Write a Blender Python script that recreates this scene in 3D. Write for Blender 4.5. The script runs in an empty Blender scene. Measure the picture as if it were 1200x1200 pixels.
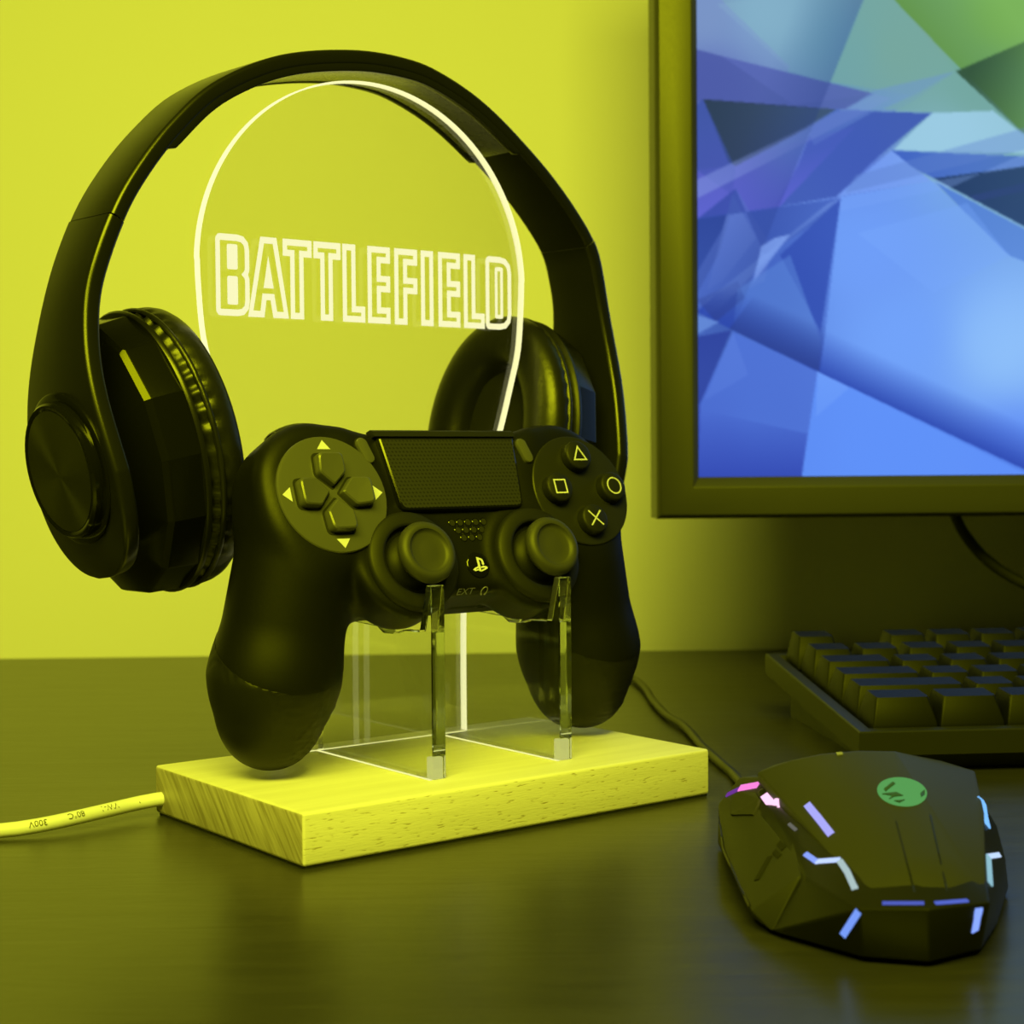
import bpy, bmesh, math, random
import numpy as np
from mathutils import Vector, Matrix
from mathutils.bvhtree import BVHTree
random.seed(7)
S = bpy.context.scene
COL = S.collection

# ------------------------------------------------------------------ the camera and the measuring rays
FPX, PITCH, ROLL, CAMH = 1924.4, .0323, -.0081, .7258*.175
def cam_matrix():
    cp, sp, cr, sr = math.cos(PITCH), math.sin(PITCH), math.cos(ROLL), math.sin(ROLL)
    return np.array([[cr,-sr,0],[sr,cr,0],[0,0,1]]) @ np.array([[1,0,0],[0,cp,-sp],[0,sp,cp]])
CM = cam_matrix()
CC = np.array([0, 0, CAMH])
def ray(x, y):
    d = CM.T @ np.array([(x-600)/FPX, (y-600)/FPX, 1]); return np.array([d[0], d[2], -d[1]])
def on_z(x, y, z): d = ray(x, y); return CC + d*(z-CAMH)/d[2]
def on_y(x, y, Y): d = ray(x, y); return CC + d*Y/d[1]

# stand frame: s along the long side of the wooden base, q across it (away from the camera), z up; millimetres
TH = .6551
U = np.array([math.cos(TH), math.sin(TH), 0]); W = np.array([-math.sin(TH), math.cos(TH), 0])
FC = np.array([-.3745*.175, 2.8846*.175, 0])
BL, BW, BT = 175.0, 104.7, 17.95
def sq(s, q, z): return FC + U*s*1e-3 + W*q*1e-3 + np.array([0, 0, z*1e-3])

# ------------------------------------------------------------------ materials
def srgb(r, g, b): return tuple((c/255/12.92 if c/255 <= .04045 else ((c/255+.055)/1.055)**2.4) for c in (r, g, b))
def mat(name, rgb, rough=.5, metal=0, spec=.5, coat=0, noise=0, nscale=200, bump=0, tint=.22):
    m = bpy.data.materials.new(name); m.use_nodes = True
    nt = m.node_tree; b = nt.nodes['Principled BSDF']
    b.inputs['Base Color'].default_value = (*rgb, 1); b.inputs['Roughness'].default_value = rough
    b.inputs['Metallic'].default_value = metal; b.inputs['Specular IOR Level'].default_value = spec
    b.inputs['Specular Tint'].default_value = (1, 1, tint, 1)
    b.inputs['Coat Weight'].default_value = coat; b.inputs['Coat Roughness'].default_value = .05
    if noise or bump:
        tc = nt.nodes.new('ShaderNodeTexCoord'); n = nt.nodes.new('ShaderNodeTexNoise')
        n.inputs['Scale'].default_value = nscale; n.inputs['Detail'].default_value = 4
        nt.links.new(tc.outputs['Object'], n.inputs['Vector'])
        if noise:
            mr = nt.nodes.new('ShaderNodeMapRange'); mr.inputs['To Min'].default_value = max(0.02, rough-noise); mr.inputs['To Max'].default_value = min(1, rough+noise)
            nt.links.new(n.outputs['Fac'], mr.inputs['Value']); nt.links.new(mr.outputs['Result'], b.inputs['Roughness'])
        if bump:
            bp = nt.nodes.new('ShaderNodeBump'); bp.inputs['Strength'].default_value = bump; bp.inputs['Distance'].default_value = .0004
            nt.links.new(n.outputs['Fac'], bp.inputs['Height']); nt.links.new(bp.outputs['Normal'], b.inputs['Normal'])
    return m
def emis(name, rgb, strength):
    m = bpy.data.materials.new(name); m.use_nodes = True
    nt = m.node_tree; nt.nodes.clear()
    o = nt.nodes.new('ShaderNodeOutputMaterial'); e = nt.nodes.new('ShaderNodeEmission')
    e.inputs['Color'].default_value = (*rgb, 1); e.inputs['Strength'].default_value = strength
    nt.links.new(e.outputs[0], o.inputs['Surface']); return m
def acrylic_sheet(name):
    m = bpy.data.materials.new(name); m.use_nodes = True
    nt = m.node_tree; nt.nodes.clear()
    o = nt.nodes.new('ShaderNodeOutputMaterial'); t = nt.nodes.new('ShaderNodeBsdfTransparent'); g = nt.nodes.new('ShaderNodeBsdfGlossy')
    fr = nt.nodes.new('ShaderNodeFresnel'); fr.inputs['IOR'].default_value = 1.45; mx = nt.nodes.new('ShaderNodeMixShader')
    t.inputs['Color'].default_value = (.985, .985, .985, 1); g.inputs['Roughness'].default_value = .02
    nt.links.new(fr.outputs[0], mx.inputs[0]); nt.links.new(t.outputs[0], mx.inputs[1]); nt.links.new(g.outputs[0], mx.inputs[2]); nt.links.new(mx.outputs[0], o.inputs['Surface'])
    return m
def acrylic_solid(name):
    m = bpy.data.materials.new(name); m.use_nodes = True
    nt = m.node_tree; nt.nodes.clear()
    o = nt.nodes.new('ShaderNodeOutputMaterial'); g = nt.nodes.new('ShaderNodeBsdfGlass')
    g.inputs['IOR'].default_value = 1.47; g.inputs['Roughness'].default_value = 0.015; g.inputs['Color'].default_value = (.97, .98, .96, 1)
    nt.links.new(g.outputs[0], o.inputs['Surface']); return m

M_soft = mat('matte_black_plastic', (.005, .005, .0035), .46, spec=.22, noise=.04, nscale=900, bump=.05)
M_back = mat('satin_black_plastic', (.010, .010, .007), .52, spec=.25)
M_gloss = mat('gloss_black_plastic', (.005, .005, .0035), .10)
M_cup = mat('ear_cup_plastic', (.005, .005, .003), .22, spec=.25, tint=.05)
M_satin = mat('satin_black_shell', (.008, .008, .0055), .30)
M_pad = mat('black_leatherette', (.010, .010, .007), .36, noise=.06, nscale=500, bump=.25)
M_padband = mat('headband_leatherette', (.14, .14, .09), .28, spec=1.0, noise=.05, nscale=300, bump=.2)  # raised base colour stands in for sheet-edge light caught under the headband
M_dark = mat('dark_recess', (.004, .004, .004), .8)
M_rubber = mat('black_rubber', (.030, .030, .020), .55)
M_print = mat('pale_grey_print', (.62, .62, .60), .5)
M_dim = mat('dim_grey_print', (.22, .22, .20), .5)
M_plate = mat('button_plate_plastic', (.075, .075, .045), .30)  # lighter base colour holds the reflection on the direction-button plate
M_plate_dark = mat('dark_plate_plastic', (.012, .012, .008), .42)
M_key = mat('keycap_plastic', (.006, .006, .004), .5, spec=.2, noise=.05, nscale=700)
M_case = mat('keyboard_case_plastic', (.016, .016, .010), .45)
M_bez = mat('monitor_bezel_plastic', (.042, .042, .026), .42, noise=.05, nscale=600)
M_mouse = mat('mouse_hood_plastic', (.025, .025, .017), .55, spec=.4)
M_mouse_d = mat('mouse_body_plastic', (.006, .006, .004), .4)
M_cable = mat('black_cable', (.012, .012, .008), .45)
M_wcable = mat('white_cable', (.72, .72, .68), .4)
M_sheet = acrylic_sheet('clear_acrylic_sheet'); M_glass = acrylic_solid('clear_acrylic_prong')
GLOW = (.95, .93, .44)
M_glow = emis('lit_engraving', (.97, .95, .52), 1.0)
M_rim = emis('lit_sheet_edge', GLOW, 1.2)
M_rim_dim = emis('faint_lit_edge', GLOW, .5)
M_foot_glow = emis('added_foot_glow', (.90, .93, .26), .6)
M_slot = emis('led_slot_light', (.92, .92, .34), 1.0)

def wall_material():
    m = mat('painted_wall', (.80, .80, .78), .85, bump=.12, nscale=260); return m
def desk_material():
    m = mat('dark_wood_desk', (.03, .03, .028), .3, tint=.2); nt = m.node_tree; b = nt.nodes['Principled BSDF']
    tc = nt.nodes.new('ShaderNodeTexCoord'); mp = nt.nodes.new('ShaderNodeMapping'); mp.inputs['Scale'].default_value = (9, 70, 9)
    n = nt.nodes.new('ShaderNodeTexNoise'); n.inputs['Scale'].default_value = 1.6; n.inputs['Detail'].default_value = 7; n.inputs['Roughness'].default_value = .6; n.inputs['Distortion'].default_value = .6
    cr = nt.nodes.new('ShaderNodeValToRGB'); e = cr.color_ramp.elements
    e[0].position, e[0].color = .32, (.028, .027, .018, 1); e[1].position, e[1].color = .72, (.040, .038, .025, 1)
    n2 = nt.nodes.new('ShaderNodeTexNoise'); n2.inputs['Scale'].default_value = 130; n2.inputs['Detail'].default_value = 3
    ad = nt.nodes.new('ShaderNodeMath'); ad.operation = 'MULTIPLY_ADD'; ad.inputs[1].default_value = .5
    bp = nt.nodes.new('ShaderNodeBump'); bp.inputs['Strength'].default_value = .22; bp.inputs['Distance'].default_value = .0006
    mr = nt.nodes.new('ShaderNodeMapRange'); mr.inputs['To Min'].default_value = .27; mr.inputs['To Max'].default_value = .36
    L = nt.links.new
    L(tc.outputs['Object'], mp.inputs['Vector']); L(mp.outputs[0], n.inputs['Vector']); L(tc.outputs['Object'], n2.inputs['Vector'])
    L(n.outputs['Fac'], cr.inputs[0]); L(cr.outputs[0], b.inputs['Base Color']); L(n.outputs['Fac'], mr.inputs['Value']); L(mr.outputs[0], b.inputs['Roughness'])
    L(n2.outputs['Fac'], ad.inputs[0]); L(n.outputs['Fac'], ad.inputs[2]); L(ad.outputs[0], bp.inputs['Height']); L(bp.outputs[0], b.inputs['Normal'])
    return m
ENDROT = -48
def beech_material(end=False, top=False):
    m = mat('beech_end_grain' if end else 'beech_wood', (.7, .62, .45), .5); nt = m.node_tree; b = nt.nodes['Principled BSDF']; L = nt.links.new
    tc = nt.nodes.new('ShaderNodeTexCoord'); rot = nt.nodes.new('ShaderNodeMapping'); rot.vector_type = 'POINT'
    rot.inputs['Rotation'].default_value = (0, 0, -TH)
    L(tc.outputs['Object'], rot.inputs['Vector'])
    cr = nt.nodes.new('ShaderNodeValToRGB'); e = cr.color_ramp.elements; mp = nt.nodes.new('ShaderNodeMapping'); n = nt.nodes.new('ShaderNodeTexNoise')
    L(rot.outputs[0], mp.inputs['Vector'])
    if end:
        mp0 = nt.nodes.new('ShaderNodeMapping'); mp0.inputs['Rotation'].default_value = (math.radians(ENDROT), 0, 0)
        L(rot.outputs[0], mp0.inputs['Vector']); L(mp0.outputs[0], mp.inputs['Vector']); mp.inputs['Scale'].default_value = (40, 40, 620)
        n.inputs['Scale'].default_value = 1.0; n.inputs['Detail'].default_value = 3
        e[0].position, e[0].color = .36, (.30, .26, .18, 1); e[1].position, e[1].color = .62, (.50, .45, .34, 1)
    else:
        mp.inputs['Scale'].default_value = (210, 500, 1500)
        n.inputs['Scale'].default_value = 1.0; n.inputs['Detail'].default_value = 1.5
        e[0].position, e[0].color = (.29 if not top else .05), (.36, .30, .16, 1); e[1].position, e[1].color = (.38 if not top else .1), (.74, .71, .60, 1)
    L(mp.outputs[0], n.inputs['Vector']); L(n.outputs['Fac'], cr.inputs[0])
    if end: L(cr.outputs[0], b.inputs['Base Color'])
    else:
        mp2 = nt.nodes.new('ShaderNodeMapping'); mp2.inputs['Scale'].default_value = (12, 160, 220); n2 = nt.nodes.new('ShaderNodeTexNoise'); n2.inputs['Scale'].default_value = 1; n2.inputs['Detail'].default_value = 5
        mx = nt.nodes.new('ShaderNodeMixRGB'); mx.blend_type = 'MULTIPLY'; mx.inputs[0].default_value = .55
        c2 = nt.nodes.new('ShaderNodeValToRGB'); c2.color_ramp.elements[0].position, c2.color_ramp.elements[0].color = .3, (.80, .79, .76, 1); c2.color_ramp.elements[1].position = .65
        L(rot.outputs[0], mp2.inputs['Vector']); L(mp2.outputs[0], n2.inputs['Vector']); L(n2.outputs['Fac'], c2.inputs[0])
        L(cr.outputs[0], mx.inputs[1]); L(c2.outputs[0], mx.inputs[2]); L(mx.outputs[0], b.inputs['Base Color'])
    bp = nt.nodes.new('ShaderNodeBump'); bp.inputs['Strength'].default_value = .3; bp.inputs['Distance'].default_value = .0003
    L(n.outputs['Fac'], bp.inputs['Height']); L(bp.outputs[0], b.inputs['Normal'])
    return m
def touch_material():
    m = mat('dotted_touchpad', (.03, .03, .028), .42); nt = m.node_tree; b = nt.nodes['Principled BSDF']; L = nt.links.new
    tc = nt.nodes.new('ShaderNodeTexCoord'); uv = tc.outputs['UV']
    mp = nt.nodes.new('ShaderNodeMapping'); mp.inputs['Scale'].default_value = (1, 1, 0)
    v = nt.nodes.new('ShaderNodeTexVoronoi'); v.inputs['Scale'].default_value = 1; v.inputs['Randomness'].default_value = 0
    cr = nt.nodes.new('ShaderNodeValToRGB'); e = cr.color_ramp.elements
    e[0].position, e[0].color = .2, (.004, .004, .004, 1); e[1].position, e[1].color = .3, (.022, .022, .015, 1)
    L(uv, mp.inputs['Vector']); L(mp.outputs[0], v.inputs['Vector']); L(v.outputs['Distance'], cr.inputs[0]); L(cr.outputs[0], b.inputs['Base Color']); return m

# ------------------------------------------------------------------ object helpers
def tag(o, label, cat, group=None):
    o['label'] = label; o['category'] = cat
    if group: o['group'] = group
    return o
def thing(name, loc, label, cat):
    o = bpy.data.objects.new(name, None); COL.objects.link(o); o.location = loc; o.empty_display_size = .02
    return tag(o, label, cat)
def origin(o):
    p = Vector((0, 0, 0))
    while o is not None: p += o.location; o = o.parent
    return np.array(p)
def build(name, V, Fs, m, parent=None, smooth=True, label=None, angle=None, bevel=0, seg=2, loc=None, fill=False):
    """one mesh object from world-space vertices"""
    V = np.asarray(V, float)
    base = origin(parent) if parent is not None else np.zeros(3)
    off = np.asarray(loc) - base if loc is not None else np.zeros(3)
    me = bpy.data.meshes.new(name); me.from_pydata([tuple(v) for v in (V - base - off)], [], [tuple(int(i) for i in f) for f in Fs]); me.update()
    bm = bmesh.new(); bm.from_mesh(me)
    if fill: bmesh.ops.holes_fill(bm, edges=[e for e in bm.edges if e.is_boundary], sides=0)
    bmesh.ops.recalc_face_normals(bm, faces=bm.faces)
    if bevel:
        ed = [e for e in bm.edges if len(e.link_faces) == 2 and e.calc_face_angle(0) > math.radians(25)]
        bmesh.ops.bevel(bm, geom=ed, offset=bevel, segments=seg, profile=.5, affect='EDGES', clamp_overlap=True)
    if smooth:
        lim = math.radians(angle if angle else 45)
        for f in bm.faces: f.smooth = True
        for e in bm.edges: e.smooth = not (len(e.link_faces) == 2 and e.calc_face_angle(0) > lim)
    bm.to_mesh(me); bm.free()
    for mm in (m if isinstance(m, list) else [m]): me.materials.append(mm)
    o = bpy.data.objects.new(name, me); COL.objects.link(o)
    if parent is not None: o.parent = parent
    o.location = off
    if label: o['label'] = label
    return o
def merge(*parts):
    V, Fs, n = [], [], 0
    for v, f in parts:
        V.extend(list(v)); Fs.extend([tuple(i+n for i in q) for q in f]); n += len(v)
    return V, Fs
def hexa(p):  # 8 points: bottom ring 0-3, top ring 4-7
    return p, [(0,3,2,1), (4,5,6,7), (0,1,5,4), (1,2,6,5), (2,3,7,6), (3,0,4,7)]
def loft(rings, closed=True, caps=True, loop=False):
    V = [p for r in rings for p in r]; n = len(rings[0]); Fs = []
    R = len(rings)
    for i in range(R if loop else R-1):
        j0, j1 = i*n, ((i+1) % R)*n
        for j in range(n if closed else n-1):
            k = (j+1) % n; Fs.append((j0+j, j0+k, j1+k, j1+j))
    if caps and not loop: Fs.append(tuple(range(n-1, -1, -1))); Fs.append(tuple((R-1)*n+j for j in range(n)))
    return V, Fs
def tube(pts, r, n=10):
    pts = [np.asarray(p, float) for p in pts]; rings = []
    up = np.array([0, 0, 1.]); prev = None
    for i, p in enumerate(pts):
        t = pts[min(i+1, len(pts)-1)] - pts[max(i-1, 0)]; t /= np.linalg.norm(t)
        a = np.cross(t, up) if prev is None else prev - t*(prev @ t)
        if np.linalg.norm(a) < 1e-6: a = np.cross(t, [1, 0, 0])
        a /= np.linalg.norm(a); prev = a; b = np.cross(t, a)
        rr = r[i] if hasattr(r, '__len__') else r
        rings.append([p + rr*(a*math.cos(x) + b*math.sin(x)) for x in np.linspace(0, 2*math.pi, n, endpoint=False)])
    return loft(rings)
def spline(pts, n):
    P = np.asarray(pts, float); d = np.concatenate([[0], np.cumsum(np.linalg.norm(np.diff(P, axis=0), axis=1))])
    E = np.vstack([2*P[0]-P[1], P, 2*P[-1]-P[-2]]); out = []
    for t in np.linspace(0, len(P)-1-1e-9, n*6):
        i = int(t); f = t-i; p0, p1, p2, p3 = E[i], E[i+1], E[i+2], E[i+3]
        out.append(.5*((2*p1)+(-p0+p2)*f+(2*p0-5*p1+4*p2-p3)*f*f+(-p0+3*p1-3*p2+p3)*f**3))
    out = np.array(out); d = np.concatenate([[0], np.cumsum(np.linalg.norm(np.diff(out, axis=0), axis=1))])
    q = np.linspace(0, d[-1], n); return np.array([np.interp(q, d, out[:, k]) for k in range(out.shape[1])]).T
def rrect(hx, hy, r, n=5, cx=0, cy=0):
    out = []
    for (sx, sy, a0) in ((1, 1, 0), (-1, 1, 90), (-1, -1, 180), (1, -1, 270)):
        for t in np.linspace(0, 90, n):
            a = math.radians(a0+t); out.append((cx+sx*(hx-r)+r*math.cos(a), cy+sy*(hy-r)+r*math.sin(a)))
    return out
def round_poly(P, r, n=4):
    P = [np.asarray(p, float) for p in P]; out = []; N = len(P)
    for i in range(N):
        a, b, c = P[i-1], P[i], P[(i+1) % N]; d1 = (a-b)/np.linalg.norm(a-b); d2 = (c-b)/np.linalg.norm(c-b)
        rr = r[i] if hasattr(r, '__len__') else r
        rr = min(rr, .45*np.linalg.norm(a-b), .45*np.linalg.norm(c-b))
        for t in np.linspace(0, 1, n): out.append(tuple((1-t)**2*(b+d1*rr) + 2*t*(1-t)*b + t*t*(b+d2*rr)))
    return out
def prism(poly, f0, f1, inset=0, h1=None):
    """poly (2d), f0/f1 map (x,y)->3d for bottom and top"""
    n = len(poly); V = [f0(*p) for p in poly] + [f1(*p) for p in poly]
    return V, [tuple(range(n-1, -1, -1)), tuple(range(n, 2*n))] + [(i, (i+1) % n, n+(i+1) % n, n+i) for i in range(n)]
def ring2d(outer, inner, f0, f1):
    n = len(outer); V = [f1(*p) for p in outer] + [f1(*p) for p in inner] + [f0(*p) for p in outer] + [f0(*p) for p in inner]
    Fs = []
    for i in range(n):
        k = (i+1) % n
        Fs += [(i, k, n+k, n+i), (2*n+i, 3*n+i, 3*n+k, 2*n+k), (i, 2*n+i, 2*n+k, k), (n+i, n+k, 3*n+k, 3*n+i)]
    return V, Fs
def text_mesh(txt, size, f, depth=.00015, mirror=1):
    cu = bpy.data.curves.new('tmp', 'FONT'); cu.body = txt; cu.size = size; cu.align_x = 'CENTER'; cu.align_y = 'CENTER'; cu.resolution_u = 3
    o = bpy.data.objects.new('tmp', cu); COL.objects.link(o); bpy.context.view_layer.update()
    me = o.to_mesh(); V = [f(v.co.x, v.co.y) for v in me.vertices]; Fs = [tuple(p.vertices) for p in me.polygons]
    o.to_mesh_clear(); bpy.data.objects.remove(o); bpy.data.curves.remove(cu); return V, Fs

# ------------------------------------------------------------------ the setting
WY = 1.075
def struct(name, V, Fs, m):
    o = build(name, V, Fs, m, smooth=False); o['kind'] = 'structure'; return o
wd = np.array([1, .035, 0.]); wd /= np.linalg.norm(wd); wn = np.array([-wd[1], wd[0], 0])
W0 = np.array([0, WY, 0.])
def wp(a, b, z): return W0 + wd*a + wn*b + np.array([0, 0, z])
struct('wall_back', *hexa([wp(-1.6, 0, -.75), wp(1.6, 0, -.75), wp(1.6, .08, -.75), wp(-1.6, .08, -.75), wp(-1.6, 0, 1.7), wp(1.6, 0, 1.7), wp(1.6, .08, 1.7), wp(-1.6, .08, 1.7)]), wall_material())
struct('floor', *hexa([np.array(p) for p in ((-1.6, -1.0, -.80), (1.6, -1.0, -.80), (1.6, 1.2, -.80), (-1.6, 1.2, -.80), (-1.6, -1.0, -.75), (1.6, -1.0, -.75), (1.6, 1.2, -.75), (-1.6, 1.2, -.75))]), mat('floor_boards', (.12, .10, .08), .6, noise=.1, nscale=30))
desk = thing('desk', (0, .6, -.75), 'dark wood-grain desk with a low sheen, everything stands on it', 'desk')
def dp(a, b, z): return wp(a, 0, z)*np.array([1, 1, 1]) + np.array([0, b, 0])
yb = -.001
M_desk = desk_material()
build('desktop', *hexa([np.array(p) for p in ((-1.0, .16, -.03), (1.0, .16, -.03), wp(1.0, yb, -.03), wp(-1.0, yb, -.03), (-1.0, .16, 0), (1.0, .16, 0), wp(1.0, yb, 0), wp(-1.0, yb, 0))]), M_desk, desk, smooth=False)
for x in (-.92, .92):
    for y in (.22, .95):
        build('leg', *hexa([np.array((x+a*.03, y+b*.03, z)) for z in (-.75, -.03) for a, b in ((-1,-1),(1,-1),(1,1),(-1,1))]), M_desk, desk, smooth=False)

# ------------------------------------------------------------------ lamp stand
stand = thing('headphone_stand', sq(88, 52, 0), 'edge-lit clear acrylic headphone stand with glowing lettering on a pale wooden base', 'headphone stand')
def bx(s0, s1, q0, q1, z0, z1): return hexa([sq(s, q, z) for z in (z0, z1) for s, q in ((s0, q0), (s1, q0), (s1, q1), (s0, q1))])
wood = build('wooden_base', *bx(0, BL, 0, BW, .9, BT), [beech_material(), beech_material(True), beech_material(top=True)], stand, bevel=.0012, seg=3, angle=60)
for p in wood.data.polygons:
    if abs(p.normal @ Vector(U)) > .8: p.material_index = 1
    elif abs(p.normal.z) > .5: p.material_index = 2
build('base_pad', *bx(1.2, BL-.6, 1.0, BW-1, .05, .95), M_rubber, stand, smooth=False, label='thin dark pad under the wooden base')
# clear sheet: balloon outline narrowing to a neck
QF, QB = 93.4, 96.5
CX, CZ, RR = 88.0, 197.5, 73.8
half = [(RR*math.sin(a), CZ+RR*math.cos(a)) for a in np.linspace(0, math.radians(88), 40)]
tail = spline([(half[-2][0], half[-2][1]), (73.3, 191), (71.6, 172), (67.6, 157), (61.8, 138), (54, 116), (48.5, 95), (46, 70), (45.5, 45), (45.5, BT-3)], 50)[1:]
halfs = half + [tuple(t) for t in tail]
outl = [(CX+x, z) for x, z in halfs] + [(CX-x, z) for x, z in reversed(halfs[1:])]
n = len(outl)
V = [sq(s, QF, z) for s, z in outl] + [sq(s, QB, z) for s, z in outl]
plate = build('display_sheet', V, [tuple(range(n)), tuple(range(2*n-1, n-1, -1))], M_sheet, stand, smooth=False, label='clear balloon-shaped acrylic sheet')
# lit edge of the sheet; dimmer towards the neck
V, Fs = [], []
for i, (s, z) in enumerate(outl):
    V += [sq(s, QF, z), sq(s, QB, z)]
Fs = [(2*i, 2*i+1, 2*((i+1) % n)+1, 2*((i+1) % n)) for i in range(n) if not (outl[i][1] < BT and outl[(i+1) % n][1] < BT)]
build('lit_edge', V, Fs, M_rim, plate, smooth=True, label='glowing pale edge of the clear sheet')
# bevel lines that frame the edge on both faces
def offs(P, dx, dz):
    P = np.array(P, float); N = len(P); a = sum(P[i][0]*P[(i+1) % N][1]-P[(i+1) % N][0]*P[i][1] for i in range(N)); sgn = 1 if a > 0 else -1
    out = []
    for i in range(N):
        e1 = P[i]-P[i-1]; e2 = P[(i+1) % N]-P[i]
        n1 = sgn*np.array([e1[1], -e1[0]])/np.linalg.norm(e1); n2 = sgn*np.array([e2[1], -e2[0]])/np.linalg.norm(e2)
        m_ = n1+n2; m_ /= max(.35, (1+n1@n2)); out.append((P[i][0]+m_[0]*dx, P[i][1]+m_[1]*dz))
    return out
V, Fs = merge(*[ring2d(outl, offs(outl, -.55, -.55), lambda s, z: sq(s, q, z), lambda s, z: sq(s, q+dq, z)) for q, dq in ((QF-.05, .02), (QB+.05, -.02))])
build('edge_line', V, Fs, M_rim, plate, smooth=False)
# engraved word: outlined block letters
zt, zb = 206.6, 181.9
B = round_poly([(22.95, zt), (33.0, zt), (33.0, 196.2), (31.5, 194.7), (33.0, 193.2), (33.0, zb), (22.95, zb)], [.1, 3.2, 1.2, .4, 1.2, 3.2, .1])
A = [(40.9, zt), (44.6, zt), (48.9, zb), (46.0, zb), (44.9, 188.3), (40.1, 188.3), (39.2, zb), (36.2, zb)]
def T(a, b, c, d): return [(a, zt), (b, zt), (b, zt-1.6), (d, zt-1.6), (d, zb), (c, zb), (c, zt-1.6), (a, zt-1.6)]
def Lt(a, b, c): return [(a, zt), (b, zt), (b, zb+1.4), (c, zb+1.4), (c, zb), (a, zb)]
def E_(a, b, c): return [(a, zt), (c, zt), (c, zt-1.5), (b, zt-1.5), (b, 195.5), (c, 195.5), (c, 194.0), (b, 194.0), (b, zb+1.5), (c, zb+1.5), (c, zb), (a, zb)]
Fl = [(99.7, zt), (106.8, zt), (106.8, zt-1.5), (102, zt-1.5), (102, 195.5), (106.8, 195.5), (106.8, 194), (102, 194), (102, zb), (99.7, zb)]
Il = [(112.1, zt), (114.4, zt), (114.4, zb), (112.1, zb)]
Dl = round_poly([(143.7, zt), (153.1, zt), (153.1, zb), (143.7, zb)], [.1, 4.2, 4.2, .1])
letters = [B, A, T(50.5, 59.2, 53.6, 55.7), T(63.6, 71.8, 66.5, 68.3), Lt(76.2, 78.4, 82.6), E_(87.4, 89.8, 94.1), Fl, Il, E_(120.4, 122.8, 127.4), Lt(132.8, 134.9, 139.5), Dl]
fills = [round_poly(p, .7) for p in ([(25.8, 205.4), (30.0, 205.4), (30.0, 196.3), (25.8, 196.3)], [(25.8, 193.9), (30.0, 193.9), (30.0, 183.6), (25.8, 183.6)])] + [[(42.6, 202), (44.7, 190.3), (40.6, 190.3)]]
gf = lambda s, z: sq(s, QF-.12, z); gb = lambda s, z: sq(s, QF+.05, z)
parts = [ring2d(offs(p, 1.75, 2.35), p, gb, gf) for p in letters] + [prism(p, gb, gf) for p in fills]
dh = round_poly([(146.6, 204.8), (150.6, 204.8), (150.6, 184), (146.6, 184)], .8)
parts.append(ring2d(dh, offs(dh, -1.25, -1.6), gb, gf))
V, Fs = merge(*parts)
build('engraved_lettering', V, Fs, M_glow, plate, smooth=False, label='glowing outlined block letters reading BATTLEFIELD')
# two prongs that carry the controller
prof = [(17.2, BT-2), (17.2, 80.0), (17.4, 84.2), (20.2, 84.2), (24.6, 68.2), (35, 67.9), (41.0, 66.3), (47, 66.2), (51, 68.2), (93.2, 69.8), (93.2, BT-2)]
for s0 in (61.0, 117.0):
    a, b = (lambda q, z, s=s0: sq(s, q, z)), (lambda q, z, s=s0: sq(s+5.6, q, z))
    pr = build('cradle_prong', *prism(prof, a, b), M_glass, stand, smooth=False, bevel=.0003, seg=1)
    build('lit_slot', *bx(s0-1.3, s0-.1, 17.4, 93, BT-.3, BT+.15), M_slot, pr, smooth=False, label='glowing slot along the foot of the prong')
    build('foot_glow', *bx(s0+.7, s0+4.9, 18.2, 21.5, BT-1.6, BT+7.5), M_foot_glow, pr, smooth=False, bevel=.0006, label='added glowing block in the foot of the prong')  # emissive block added inside the acrylic, stands in for light gathered at the foot
# engraved double bar on the right prong, seen through it
V, Fs = merge(*[hexa([sq(116.9+a, q0+b, z) for z in (52.5+dz, 76) for a, b in ((0, 0), (.12, 0), (.12, 1.0), (0, 1.0))]) for q0, dz in ((33.5, 0), (44, 0), (49.5, 1.2), (38.8, 1.2))])
build('lit_slot', *bx(44, 132, 92.0, 93.2, BT-.3, BT+.12), M_slot, plate, smooth=False, label='glowing slot along the foot of the sheet')
# white power lead leaving the short side near its back corner
cz = 6.0
def on_plane(x, y, P0, nrm): d = ray(x, y); return CC + d*(((P0-CC)@nrm)/(d@nrm))
pe = on_plane(190, 936, sq(0, 0, 0), U)
pts = [pe+U*.004, pe-U*.0005] + [on_z(x, y, z) for x, y, z in ((165, 940.5, .0056), (120, 951, .0050), (70, 962.5, .0042), (30, 970, .0034), (0, 973.5, .0029), (-60, 980, .0026), (-130, 985, .0025), (-220, 988, .0025))] + [np.array(p) for p in ((-.36, .62, .0025), (-.48, .70, .0025), (-.60, .84, .0025), (-.68, 1.0, .0025), (-.70, 1.044, .0025))]
cab = spline(pts, 130)
cable = build('power_lead', *tube(cab, .0025, 14), M_wcable, stand, label='white lead with faint dark print')
def along(px):
    i = min(range(len(cab)), key=lambda i: abs(600+FPX*((CM@np.array([cab[i][0], CAMH-cab[i][2], cab[i][1]]))[0]/(CM@np.array([cab[i][0], CAMH-cab[i][2], cab[i][1]]))[2])-px))
    i = max(1, min(len(cab)-2, i)); t = cab[i+1]-cab[i-1]; return cab[i], t/np.linalg.norm(t)
wparts = []
for px, txt in ((170, 'AWG'), (130, 'VW-1'), (78, '80°C'), (36, '300V'), (-20, '26 AWG')):
    c, t = along(px); nn = np.array([0, -.86, .5]); nn = nn - t*(nn@t); nn /= np.linalg.norm(nn); up = np.cross(nn, t)
    def f(x, y, c=c, t=t, nn=nn, up=up):
        a = y/.0025; return c + t*x + (nn*math.cos(a) + up*math.sin(a))*.00256
    wparts.append(text_mesh(txt, .0030, f))
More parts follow.
